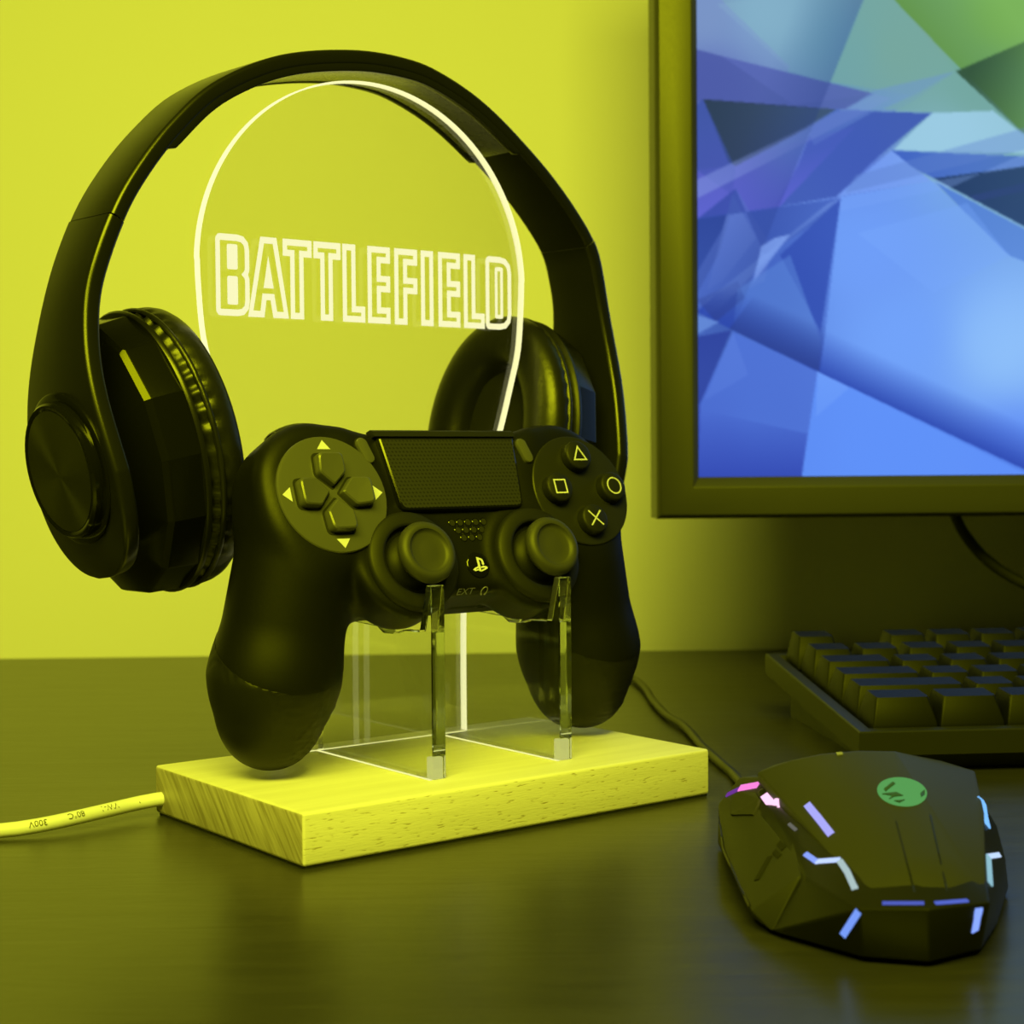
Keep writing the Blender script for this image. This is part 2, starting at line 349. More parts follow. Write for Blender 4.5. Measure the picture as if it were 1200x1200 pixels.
build('printed_text', *merge(*wparts), mat('dark_print', (.10, .09, .05), .6), cable, smooth=False)

# ------------------------------------------------------------------ headphones
hp = thing('headphones', sq(80, 94, 87), 'black over-ear headphones hung over the clear lit sheet', 'headphones')
band = [(-26.0, 211.5), (-16.5, 228), (-3, 245), (14, 260.3), (40, 273), (71, 279.3), (96, 279.4), (113, 275.5), (131.6, 267.2), (150.5, 254.4), (170, 238), (187, 218.5)]
larm = [(-26.0, 211.5), (-34.4, 189), (-38.0, 168), (-38.2, 148), (-34.9, 126), (-30.0, 105), (-24.7, 87)]
rarm = [(187.0, 218.5), (193.0, 202), (196.0, 181), (196.2, 160), (193.5, 138), (189.5, 113), (184.5, 92)]
def normals(P, side):
    T_ = np.gradient(P, axis=0); T_ /= np.linalg.norm(T_, axis=1)[:, None]; return np.array([[t[1], -t[0]] for t in T_])*side, T_
YAW = math.radians(6)
U2 = U*math.cos(YAW)+W*math.sin(YAW); W2 = -U*math.sin(YAW)+W*math.cos(YAW); H0 = sq(82, 100, 0)
def hs(a, q, z): return H0 + U2*a*1e-3 + W2*(q-94)*1e-3 + np.array([0, 0, z*1e-3])
def proj(P): q = CM @ np.array([P[0], CAMH-P[2], P[1]]); return 600+FPX*q[0]/q[2], 600+FPX*q[1]/q[2]
def turned(pts):
    out = []
    for a, z in pts:
        p = on_plane(*proj(sq(a, 94, z)), H0, W2)-H0; out.append((float(p@U2)*1e3, float(p[2])*1e3))
    return out
band, larm, rarm = turned(band), turned(larm), turned(rarm)
whole = spline(larm[::-1][:-1] + band + rarm[1:], 240)
iL, iR = (int(np.argmin(np.linalg.norm(whole-np.array(p), axis=1))) for p in (band[0], band[-1]))
band, larm, rarm = whole[iL:iR+1], whole[iL::-1], whole[iR:]
P = spline(band, 80); N_, _ = normals(P, 1)     # pointing inwards (down) for left-to-right travel
def band_mesh(P, N_, hw, d0, d1, r, crown=0):
    rings = []
    for p, nn in zip(P, N_):
        rings.append([hs(p[0]+nn[0]*(d+crown*(q/hw)**2*(1 if d < (d0+d1)/2 else 0)), 94+q, p[1]+nn[1]*(d+crown*(q/hw)**2*(1 if d < (d0+d1)/2 else 0))) for q, d in rrect(hw, (d1-d0)/2, r, 5, 0, (d0+d1)/2)])
    return loft(rings)
def lip(q0, q1):
    rings = []; m_ = 56
    for i in range(9, 65):
        p, nn = P[i], N_[i]; t = (i-9)/55; e = min(1, min(t, 1-t)/.02); rings.append([hs(p[0]+nn[0]*d, 94+q, p[1]+nn[1]*d) for q, d in rrect((q1-q0)/2, 1.5*e+.3, .5, 4, (q0+q1)/2, 5.0+1.5*e)])
    return loft(rings)
headband = build('headband', *merge(band_mesh(P, N_, 14.5, 0, 6.2, 1.5, .5), lip(-14.2, -11.6), lip(11.6, 14.2)), M_satin, hp, angle=50)
# inner trim and padding
seg = slice(9, 64)
Pp = P[seg]; Np = N_[seg]
def pad_mesh():
    rings = []; m_ = len(Pp)
    for i, (p, nn) in enumerate(zip(Pp, Np)):
        t = i/(m_-1); e = min(1, min(t, 1-t)/.035)**.5; wv = .22*math.sin(i*2.1)*(abs(t-.8) < .2)
        rings.append([hs(p[0]+nn[0]*d, 94+q, p[1]+nn[1]*d) for q, d in rrect(11.4, 1.0*e+.25, min(.9, .9*e+.2), 6, 0, 6.2+.5*e)])
    return loft(rings)
build('headband_pad', *pad_mesh(), M_padband, headband, angle=60)
def arm(name, pts, side, ax, total):
    Q = spline(pts, 200); NN, TT = normals(Q, side); d = np.concatenate([[0], np.cumsum(np.linalg.norm(np.diff(Q, axis=0), axis=1))])
    lc, R0 = d[-1]-37.5, 37.5
    rings = []
    for p, nn, l in zip(Q, NN, d):
        strap = 14.5
        x = (l-lc)/R0; disc = 29*max(0, 1-abs(x)**2.4)**(1/2.4) if x > -1 else 0
        if l < lc:
            g = max(0, (l-22)/(lc-22)); gs = g*g*(3-2*g); hw = strap*(1-gs) + 28.5*gs
            hw = 14.5 + (29-14.5)*(g*g*(2.2-1.2*g)) if l > 22 else 14.5
        else: hw = max(disc, 1.0)
        th = 6.5; r = min(1.8, hw*.5)
        rings.append([hs(p[0]+nn[0]*dd, 94+q, p[1]+nn[1]*dd) for q, dd in rrect(hw, th/2, r, 5, 0, th/2)])
    a = build(name, *loft(rings[1:]), M_satin, hp, angle=50)
    return a, Q, NN, TT, d, lc
def frame_at(Q, NN, d, l):
    i = int(np.argmin(abs(d-l))); return np.array([Q[i][0], 94, Q[i][1]]), np.array([NN[i][0], 0, NN[i][1]])
def oval(c, b, up, dd, rq, rz, n=48, lump=None):
    out = []
    for k in range(n):
        a = 2*math.pi*k/n; x = rq*math.cos(a); y = rz*math.sin(a); o = c + b*dd + np.array([0, 1, 0])*x + up*y
        out.append(hs(*o))
    return out
def ear(side, pts, deep, d0=0, dq=0, dz=0):
    arm_o, Q, NN, TT, d, lc = arm('yoke_arm', pts, side, None, None)
    c, b = frame_at(Q, NN, d, lc-1)      # b points inwards
    tilt = .20
    b = np.array([-side*math.cos(tilt)*-1, 0, math.sin(tilt)]) if False else b
    up = np.array([-b[2], 0, b[0]]); up = up if up[2] > 0 else -up
    # outer cap standing proud of the arm, turned metal face
    cap = build('end_cap', *loft([oval(c, b, up, dd, r, r*1.04, 56) for dd, r in ((1, 25), (-.2, 25), (-.6, 24.4), (-.6, 22.4), (-3.4, 22.2), (-4.2, 21.5), (-4.2, 20.6), (-3.7, 19.9))]), M_gloss, arm_o, angle=35)
    build('cap_disc', *loft([oval(c, b, up, dd, r, r*1.04, 56) for dd, r in ((-3.4, 19.8), (-3.95, 19.8), (-4.0, 10), (-4.05, .3))]), M_capdisc, cap, angle=30)
    c = c + b*d0 + np.array([0, dq, dz])
    cup = build('ear_cup', *loft([oval(c+np.array([0,0,0]), b, up, dd, rq, rz, 14) for dd, rq, rz in ((6.4, 19, 22), (10, 25, 32), (13, 31, 40), (17, 36.5, 48.5), (19, 38, 49.5), (31.5, 39.8, 51))]), M_cup, hp, smooth=True, angle=12, bevel=.0006, seg=2)
    build('rim_ring', *loft([oval(c, b, up, dd, rq, rz, 72) for dd, rq, rz in ((30.5, 37, 48), (30.8, 40.2, 51.2), (31.6, 40.7, 51.8), (32.6, 40.7, 51.8), (33, 39.9, 51), (36, 35, 46))]), M_satin, cup, angle=40)
    # cushion: puckered leather ring
    n = 240; rings = []
    prof = []
    m_ = 26
    amp = lambda t: .65+.35*math.sin(t*7+1)
    rnd = [random.uniform(.4, 1.3) for _ in range(n)]
    for j in range(m_):
        a = 2*math.pi*j/m_; prof.append(a)
    for j, a in enumerate(prof):
        ring = []
        for k in range(n):
            t = 2*math.pi*k/n
            rr_ = 10.8; hh = (deep-32.5)/2
            ca, sa = math.cos(a), math.sin(a)
            sup = (abs(ca)**2.6+abs(sa)**2.6)**(-1/2.6)
            pk = math.exp(-((a-math.pi*1.78+2*math.pi) % (2*math.pi) - 0)**2/.18) if False else max(0, ca)*max(0, -sa)*2
            wr = pk*(1.25*amp(t)*math.sin(t*44+1.3*math.sin(t*5)) - .9)
            ro = rr_*sup*ca + wr
            rq, rz = 30.0+ro, 40.6+ro
            dd = 32.5+hh + hh*sup*sa
            o = c + b*dd + np.array([0, 1, 0])*rq*math.cos(t) + up*rz*math.sin(t)
            ring.append(hs(*o))
        rings.append(ring)
    cu = build('ear_cushion', *loft(rings, loop=True), M_pad, cup, angle=80)
    build('welt', *tubeloop([hs(*(c+b*38.0+np.array([0, 1, 0])*40.1*math.cos(t)+up*50.8*math.sin(t))) for t in np.linspace(0, 2*math.pi, 90, endpoint=False)], .0011), M_pad, cup)
    build('speaker_cover', *loft([oval(c, b, up, dd, r, r*1.25, 40) for dd, r in ((36, 22), (39.5, 22), (40, 1))]), M_dark, cup)
    return c, b
def tubeloop(pts, r, n=8):
    pts = [np.asarray(p) for p in pts]; N = len(pts); rings = []; ctr = sum(pts)/N
    for i, p in enumerate(pts):
        t = pts[(i+1) % N]-pts[i-1]; t /= np.linalg.norm(t); a = p-ctr; a -= t*(a@t); a /= np.linalg.norm(a); b = np.cross(t, a)
        rings.append([p+r*(a*math.cos(x)+b*math.sin(x)) for x in np.linspace(0, 2*math.pi, n, endpoint=False)])
    return loft(rings, loop=True)
M_capdisc = mat('turned_black_metal', (.050, .050, .032), .34, metal=.75)
M_capdisc.node_tree.nodes['Principled BSDF'].inputs['Anisotropic'].default_value = .85
tg = M_capdisc.node_tree.nodes.new('ShaderNodeTangent'); tg.direction_type = 'RADIAL'; tg.axis = 'Z'
ear(-1, larm, 51, 9, 20, -3)
ear(1, rarm, 49, 0, 11, 2.5)

# ------------------------------------------------------------------ game controller (local frame in millimetres: x along the face, y up it, z out of it)
CO = np.array([-0.01792462, 0.59972555, 0.11500979]); CX_ = np.array([0.79722534, 0.60368183, 0.]); CV = np.array([-0.22783317, 0.30087766, 0.92604788]); CN = np.array([0.55903829, -0.73826884, 0.37740604])
CK = .0010621*.991; CO = CC + (CO-CC)*.991
def cp(x, y, z): return CO + CK*(CX_*x + CV*y + CN*z)
def clocal(P): return (np.asarray(P)-CO) @ np.stack([CX_, CV, CN]).T / CK
pad = thing('game_controller', sq(95, 60, 30), 'black game controller with two thumb sticks resting on the clear prongs', 'game controller')
D = dict(lx=50.74,ly=3.68,lr=23.76,lz0=-26.23,bt=22.73,bb=-35.79,bz0=-30.43,pr=19.28,pz0=-16.96,ax=55.98,ay=-10.43,az=-15.81,ar=20.15,bx=64.95,by=-51.09,bz=-34.12,br=20.95,cx=66.09,cy=-62.59,cz=-40.21,cr=17.11,k=8.32)
OX, OY = -2.2, .4
def smin(a, b, k): h = np.clip(.5+.5*(b-a)/k, 0, 1); return b*(1-h)+a*h-k*h*(1-h)
def scap(p, a, b, ra, rb):
    a = np.array(a); b = np.array(b); ab = b-a; t = np.clip(((p-a)@ab)/(ab@ab), 0, 1); return np.linalg.norm(p-a-t[..., None]*ab, axis=-1)-(ra+(rb-ra)*t)
def srbox(p, c, hb, r): q = np.abs(p-np.array(c))-np.array(hb)+r; return np.linalg.norm(np.maximum(q, 0), axis=-1)+np.minimum(q.max(-1), 0)-r
def srcyl(p, c, R_, hz, r):
    d = np.stack([np.linalg.norm(p[..., :2]-np.array(c)[:2], axis=-1)-R_+r, np.abs(p[..., 2]-c[2])-hz+r], -1)
    return np.linalg.norm(np.maximum(d, 0), axis=-1)+np.minimum(d.max(-1), 0)-r
def shell_sdf(p):
    d = D; p = p.copy(); p[..., 0] = np.abs(p[..., 0])
    lobe = srcyl(p, (d['lx'], d['ly'], d['lz0']/2), d['lr'], -d['lz0']/2, 7)
    body = srbox(p, (0, (d['bt']+d['bb'])/2, (d['bz0']-1.5)/2), (42, (d['bt']-d['bb'])/2, (-d['bz0']-1.5)/2), 4)
    pod = srcyl(p, (26, -24, d['pz0']/2), d['pr'], -d['pz0']/2, 3)
    A_ = (d['ax'], d['ay'], d['az']); B_ = (d['bx'], d['by'], d['bz']); C_ = (d['cx'], d['cy'], d['cz'])
    han = smin(scap(p, A_, B_, d['ar'], d['br']-.6), scap(p, B_, C_, d['br']-.6, d['cr']-.3), 7)
    s = smin(lobe, body, d['k']); s = smin(s, han, d['k']); s = smin(s, pod, 2.5)
    cut = p[..., 2] - .2
    return -smin(-s, -cut, 3)
def surface_nets(f, lo, hi, h):
    ax = [np.arange(lo[i], hi[i]+h, h) for i in range(3)]; G = np.stack(np.meshgrid(*ax, indexing='ij'), -1); v = f(G); ins = v < 0
    nx, ny, nz = v.shape
    acc = np.zeros((nx-1, ny-1, nz-1, 3)); cnt = np.zeros((nx-1, ny-1, nz-1))
    cs = [(a, b, c) for a in (0, 1) for b in (0, 1) for c in (0, 1)]
    sub = lambda A_, o: A_[o[0]:nx-1+o[0], o[1]:ny-1+o[1], o[2]:nz-1+o[2]]
    for o in cs:
        for k in range(3):
            if o[k] == 0:
                o2 = list(o); o2[k] = 1; va, vb = sub(v, o), sub(v, o2); m = (va < 0) != (vb < 0)
                t = np.where(m, va/np.where(va-vb == 0, 1, va-vb), 0)
                for j in range(3): acc[..., j] += np.where(m, o[j] + (t if j == k else 0), 0)
                cnt += m
    act = cnt > 0; idx = -np.ones(act.shape, int); idx[act] = np.arange(act.sum()); ii = np.argwhere(act)
    verts = np.array(lo) + h*(ii + acc[act]/cnt[act][:, None]); faces = []
    for k in range(3):
        a, b = (k+1) % 3, (k+2) % 3; sl0 = [slice(1, -1)]*3; sl0[k] = slice(0, -1); sl1 = [slice(1, -1)]*3; sl1[k] = slice(1, None)
        e = ins[tuple(sl0)] != ins[tuple(sl1)]; base = np.argwhere(e); base_off = np.array([1, 1, 1]); base_off[k] = 0; c = base + base_off
        q = []
        for da, db in ((0, 0), (-1, 0), (-1, -1), (0, -1)):
            cc = c.copy(); cc[:, a] += da; cc[:, b] += db; q.append(idx[cc[:, 0], cc[:, 1], cc[:, 2]])
        faces.append(np.stack(q, 1))
    return verts, np.concatenate(faces)
SV, SF = surface_nets(shell_sdf, (-92, -88, -66), (92, 36, 8), 1.25)
SV = SV + np.array([OX, OY, 0])
bm = bmesh.new(); vs = [bm.verts.new(tuple(v)) for v in SV]
for f in SF: bm.faces.new([vs[i] for i in f])
for _ in range(4): bmesh.ops.smooth_vert(bm, verts=bm.verts, factor=.5, use_axis_x=True, use_axis_y=True, use_axis_z=True)
co_ = np.array([v.co[:] for v in bm.verts]) - np.array([OX, OY, 0])
for _ in range(4):
    f0_ = shell_sdf(co_); gr = np.stack([(shell_sdf(co_+d_)-shell_sdf(co_-d_))/.1 for d_ in np.eye(3)*.05], -1)
    co_ = co_ - np.clip(f0_/np.maximum((gr**2).sum(-1), .2), -.6, .6)[:, None]*gr
for v, c_ in zip(bm.verts, co_): v.co = Vector(c_ + np.array([OX, OY, 0]))
pn_ = Vector((0, 1, 1.25)).normalized(); pco = Vector((0, -62.5, -14))
bmesh.ops.bisect_plane(bm, geom=bm.verts[:]+bm.edges[:]+bm.faces[:], plane_co=pco, plane_no=pn_)
bm.verts.ensure_lookup_table(); bm.faces.ensure_lookup_table()
allv = [v.co.copy() for v in bm.verts]
fr, bk = [], []
for f in bm.faces: (fr if (f.calc_center_median()-pco).dot(pn_) > 0 else bk).append([v.index for v in f.verts])
bm.normal_update(); nrm = [v.normal.copy() for v in bm.verts]; bm.free()
def submesh(fs, shrink=0):
    used = sorted({i for f in fs for i in f}); mp = {j: k for k, j in enumerate(used)}
    return [cp(*(allv[i]-nrm[i]*shrink)) for i in used], [tuple(mp[i] for i in f) for f in fs]
shell = build('front_shell', *submesh(fr), M_soft, pad, angle=60, fill=True)
for sg in (-1, 1):
    build('grip_end_shell', *submesh([f for f in bk if allv[f[0]].x*sg > 0], .15), M_back, pad, angle=60, fill=True, label='slightly glossier lower grip shell')
bvh = BVHTree.FromPolygons([Vector(cp(*v)) for v in allv], fr+bk)
def hit(x, y):
    d = Vector(ray(x, y)).normalized(); l, n_, _, _ = bvh.ray_cast(Vector(CC), d); return np.array(l), np.array(n_)
def face_z(x, y):
    l, n_, _, _ = bvh.ray_cast(Vector(cp(x, y, 40)), Vector(-CN)); return clocal(l)[2]
def disc(cx, cy, prof, n=40):
    return loft([[cp(cx+r*math.cos(a), cy+r*math.sin(a), z) for a in np.linspace(0, 2*math.pi, n, endpoint=False)] for r, z in prof])
# left plate with the direction buttons
LXc, LYc = -52.0, .2
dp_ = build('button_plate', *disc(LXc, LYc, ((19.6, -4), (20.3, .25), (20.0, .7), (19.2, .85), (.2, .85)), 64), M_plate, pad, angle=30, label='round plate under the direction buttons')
house = [(-4.6, 13.4), (4.6, 13.4), (5.0, 6.6), (0, 2.2), (-5.0, 6.6)]
for k in range(4):
    a = -k*math.pi/2
    R2 = lambda x, y: (LXc+x*math.cos(a)-y*math.sin(a), LYc+x*math.sin(a)+y*math.cos(a))
    pl = round_poly(house, [1.8, 1.8, .9, .6, .9], 5)
    c0 = np.array([0, 8.2])
    ringz = []
    for sc, z in ((1.02, .8), (1.0, 3.0), (.96, 3.6), (.86, 4.0), (.5, 3.9), (.02, 3.85)):
        ringz.append([cp(*R2(*(c0+(np.array(p)-c0)*sc)), z + (.13*((c0+(np.array(p)-c0)*sc)[1]-8.2) if z > 2 else 0)) for p in pl])
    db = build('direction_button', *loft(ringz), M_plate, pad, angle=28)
    gp = [tuple(c0+(np.array(p)-c0)*1.17) for p in pl]
    build('button_gap', *prism(gp, lambda x, y: cp(*R2(x, y), .7), lambda x, y: cp(*R2(x, y), .93)), M_dark, dp_, smooth=False)
    tri = [(-2.5, 15.6), (2.5, 15.6), (0, 18.8)]
    pr_ = prism(tri, lambda x, y: cp(*R2(x, y), .8), lambda x, y: cp(*R2(x, y), .98))
    build('arrow_mark', *pr_, M_print, dp_, smooth=False, label='pale printed arrow')
# right plate and the four symbol buttons
RXc, RYc = 52.3, -.4
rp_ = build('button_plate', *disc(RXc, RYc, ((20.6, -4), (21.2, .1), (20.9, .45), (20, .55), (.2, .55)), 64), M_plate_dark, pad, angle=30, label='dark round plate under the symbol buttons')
def sym(kind, bx_, by_):
    f0 = lambda x, y: cp(bx_+x, by_+y, 4.25); f1 = lambda x, y: cp(bx_+x, by_+y, 4.55)
    if kind == 'tri': o = [(-3.2, -2.3), (3.2, -2.3), (0, 3.5)]; return ring2d(o, offs(o, -.5, -.5), f0, f1)
    if kind == 'sq': o = [(-2.7, -2.7), (2.7, -2.7), (2.7, 2.7), (-2.7, 2.7)]; return ring2d(o, offs(o, -.5, -.5), f0, f1)
    if kind == 'cir': o = [(3.3*math.cos(a), 3.3*math.sin(a)) for a in np.linspace(0, 2*math.pi, 32, endpoint=False)]; return ring2d(o, [(x*.85, y*.85) for x, y in o], f0, f1)
    s2 = .7071; bars = []
    for sg in (1, -1):
        bars.append(prism([((u_*s2-v_*s2*sg), (u_*s2*sg+v_*s2)) for u_, v_ in ((-3.9, -.26), (3.9, -.26), (3.9, .26), (-3.9, .26))], f0, f1))
    return merge(*bars)
for kind, x, y in (('tri', 0, 12.4), ('cir', 12.6, .0), ('cross', 0, -12.2), ('sq', -12.4, .2)):
    bx_, by_ = RXc+x, RYc+y
    bt = build('symbol_button', *disc(bx_, by_, ((5.6, .3), (5.6, 3.5), (5.35, 4.1), (4.8, 4.4), (.1, 4.4)), 40), M_back, pad, angle=40)
    build('symbol', *sym(kind, bx_, by_), M_print, bt, smooth=False, label={'tri': 'pale triangle', 'cir': 'pale circle', 'cross': 'pale cross', 'sq': 'pale square'}[kind])
    build('button_gap', *disc(bx_, by_, ((6.2, .4), (6.2, .62), (.1, .62)), 36), M_dark, rp_)
# touchpad
tp = [(-30.0, 20.4), (27.4, 20.4), (24.4, -6.4), (-27.0, -6.4)]
tpr = round_poly(tp, [1.2, 1.2, 3.2, 3.2], 6)
rings = []
c0 = np.array([-1.3, 7])
for dx, z in ((0, -4), (0, -.2), (-.4, .5), (-1.0, .75)): rings.append([cp(x, y, z) for x, y in offs(tpr, dx, dx)])
tpo = build('touchpad', *loft(rings, caps=False), M_gloss, pad, angle=30)
inn = offs(tpr, -.95, -.95); nn_ = len(inn)
surf = build('touch_surface', [cp(x, y, .72) for x, y in inn], [tuple(range(nn_))], touch_material(), tpo, smooth=False)
uvl = surf.data.uv_layers.new(name='UVMap')
for lp in surf.data.loops: x, y = inn[lp.vertex_index]; uvl.data[lp.index].uv = ((x+y*.5)/1.5, y/1.35)
# top lip of the touchpad that folds over the upper edge
build('top_lip', *loft([[cp(x, y, z) for y, z in ((20.6, .55), (22.6, .1), (23.6, -1.2), (23.8, -4), (20.8, -4))] for x in (-31, -15, 0, 15, 28.2)]), M_back, tpo, angle=30)
# two slim oval buttons beside the touchpad
for px, py, a0 in ((-35.8, 15.4, .30), (31.1, 15.2, .30)):
    def cap2(r, z, px=px, py=py, a0=a0):
        o = []
        for k in range(28):
            a = 2*math.pi*k/28; x, y = r*math.cos(a), r*math.sin(a) + (2.6 if math.sin(a) >= 0 else -2.6); o.append(cp(px+x*math.cos(a0)-y*math.sin(a0), py+x*math.sin(a0)+y*math.cos(a0), z))
        return o
    zf = face_z(px, py)
    build('option_button', *loft([cap2(r, zf+z) for r, z in ((2.2, -1), (2.2, .7), (1.9, 1.15), (1.2, 1.3))]), M_plate, pad, angle=40)
    build('button_gap', *loft([cap2(r, zf+z) for r, z in ((2.6, -1), (2.6, .12), (2.3, .14))]), M_dark, pad)
# thumb sticks
for sx, lab in ((-26.6, 'left'), (25.6, 'right')):
    sy = -23.9
    st = build('thumb_stick', *disc(sx, sy, ((5.2, -3), (5.0, 3.6), (6.6, 5.0), (9.6, 6.2), (10.5, 7.4), (10.6, 8.8), (9.9, 10.3), (8.6, 10.9), (7.6, 10.7), (7.1, 9.9), (6.2, 9.6), (3, 9.75), (.1, 9.8)), 56), M_rubber, pad, angle=45)
    build('stick_well', *disc(sx, sy, ((17.6, -4), (17.4, -.2), (17.0, .9), (16.2, 1.4), (13.0, 2.0), (12.2, 1.9), (11.8, 1.4), (11.6, -2), (5.1, -2.4)), 64), M_back, pad, angle=50)
    build('stick_neck', *disc(sx, sy, ((10.2, -1.6), (9.6, -.2), (8.0, 1.6), (5.0, 3.0)), 48), M_back, st, angle=50)
# speaker holes
sp, rm = [], []
for r_, (y, xs) in enumerate(((-10.4, (-6.6, -3.3, 0, 3.3, 6.6)), (-13.2, (-4.9, -1.6, 1.7, 5.0)), (-16.0, (-3.2, .1, 3.4)))):
    for x in xs:
        z = face_z(x+.3, y); sp.append(disc(x+.3, y, ((1.15, z-.3), (1.15, z+.08), (.05, z+.08)), 12)); rm.append(disc(x+.3, y, ((1.1, z-.2), (1.15, z+.12), (1.32, z+.16), (1.5, z+.02)), 16))
build('speaker_grille', *merge(*sp), M_dark, pad, smooth=False, label='cluster of small dark holes')
build('grille_rims', *merge(*rm), M_gloss, pad)
# round logo button
zf = face_z(0, -26)
hb = build('home_button', *disc(0.1, -26, ((4.6, zf-.5), (4.6, zf+.35), (4.2, zf+.6), (.1, zf+.7)), 40), M_gloss, pad, angle=40)
def lg(x, y): return cp(.35+x, -26.1+y, zf+.86)
def lg0(x, y): return cp(.35+x, -26.1+y, zf+.6)
stem = [(-.75, 2.7), (.05, 2.5), (.05, -2.6), (-.75, -2.3)]
loop_ = [(.05, 2.5), (1.1, 2.1), (1.75, 1.5), (1.85, .2), (1.55, -.3), (1.05, -.1), (1.05, 1.1), (.75, 1.5), (.05, 1.75)]
lft = [(-.85, -.55), (-2.6, -1.2), (-3.1, -1.8), (-2.4, -2.3), (-.85, -2.0), (-.85, -1.55), (-2.0, -1.75), (-1.9, -1.55), (-.85, -1.15)]
rgt = [(.25, -.7), (1.4, -.55), (2.7, -.8), (3.1, -1.3), (2.4, -1.8), (.25, -2.5), (.25, -1.95), (1.9, -1.4), (1.7, -1.2), (.25, -1.3)]
build('logo_mark', *merge(*[prism(p, lg0, lg) for p in (stem, loop_, lft, rgt)]), M_print, hb, smooth=False)
# lettering and ports on the lower front
def decal(px, py, fn_list, m, name, par, w=None):
    l, n_ = hit(px, py); n_ = n_ if n_ @ ray(px, py) < 0 else -n_; t = CX_ - n_*(CX_@n_); t /= np.linalg.norm(t); v = np.cross(n_, t)
    return lambda x, y, h=.00025: l + t*x + v*y + n_*h
f = decal(545, 693, None, None, None, None)
build('printed_text', *text_mesh('EXT', .0042, lambda x, y: f(x, y)), M_dim, pad, smooth=False)
f2 = decal(567, 692, None, None, None, None)
ah = [(.0013*math.cos(a), .0018*math.sin(a)) for a in np.linspace(-.7, math.pi+.7, 20)]
hpz = tube([f2(x, y, .00025) for x, y in ah], .00018, 5)
build('headset_mark', *merge(hpz, tube([f2(x, y, .00025) for x, y in (ah[0], (ah[0][0]*.7, ah[0][1]-.0006))], .00032, 5), tube([f2(x, y, .00025) for x, y in (ah[-1], (ah[-1][0]*.7, ah[-1][1]-.0006))], .00032, 5)), M_dim, pad, smooth=False)
f3 = decal(541, 712, None, None, None, None)
build('port_slot', *prism(round_poly([(-.0062, -.0012), (.0062, -.0012), (.0058, .0013), (-.0052, .0013)], .0008), lambda x, y: f3(x, y, -.0006), lambda x, y: f3(x, y, .00012)), M_dark, pad, smooth=False)
f4 = decal(566, 709.5, None, None, None, None)
build('port_socket', *ring2d([(.0030*math.cos(a), .0019*math.sin(a)) for a in np.linspace(0, 2*math.pi, 28, endpoint=False)], [(.0024*math.cos(a), .0014*math.sin(a)) for a in np.linspace(0, 2*math.pi, 28, endpoint=False)], lambda x, y: f4(x, y, -.0003), lambda x, y: f4(x, y, .0003)), M_back, pad, smooth=False)
build('socket_hole', *prism([(.0024*math.cos(a), .0014*math.sin(a)) for a in np.linspace(0, 2*math.pi, 28, endpoint=False)], lambda x, y: f4(x, y, -.0003), lambda x, y: f4(x, y, .00012)), M_dark, pad, smooth=False)
# shoulder buttons on the upper edge
for sg in (-1, 1):
    build('shoulder_button', *loft([[cp(OX+sg*x, OY+D['ly']+math.sqrt(max(0, 23.9**2-(x-D['lx'])**2))+y, z) for y, z in ((-1.2, -4.2), (.5, -6.5), (1.0, -10), (.7, -13.5), (-5, -13.5), (-5, -5))] for x in np.linspace(40, 63, 14)]), M_gloss, pad, angle=40, bevel=.0008, seg=2)

# ------------------------------------------------------------------ monitor
MY = .875; myaw = .03
mo = on_y(770.5, 608.5, MY); mw, mh = .60, .385
mu = np.array([math.cos(myaw), math.sin(myaw), 0]); mn = np.array([math.sin(myaw), -math.cos(myaw), 0]); mz = np.array([0, 0, 1.])
def mp(a, b, c): return mo + mu*a + mz*b + mn*c     # a right, b up, c towards the camera
mon = thing('monitor', mp(mw/2, 0, -.06)*np.array([1, 1, 0]), 'black flat computer monitor showing blue and green shards, right of the headphones', 'monitor')
bl, bb = .0228, .0222
def frame_ring(a0, a1, b0, b1, c): return [mp(a0, b0, c), mp(a1, b0, c), mp(a1, b1, c), mp(a0, b1, c)]
rs = [frame_ring(.0, mw, .0, mh, -.030), frame_ring(.0, mw, .0, mh, -.004), frame_ring(.0022, mw-.0022, .0022, mh-.0022, 0), frame_ring(bl-.0035, mw-bl+.0035, bb-.0055, mh-bb+.0035, 0), frame_ring(bl, mw-bl, bb, mh-bb, -.0045)]
build('bezel', *loft(rs, caps=False), M_bez, mon, smooth=True, angle=20, bevel=.0005, seg=2)
build('rear_housing', *loft([frame_ring(.002, mw-.002, .002, mh-.002, -.029), frame_ring(.02, mw-.02, .02, mh-.02, -.05), frame_ring(.11, mw-.11, .07, mh-.07, -.075)]), M_case, mon, smooth=True, angle=20)
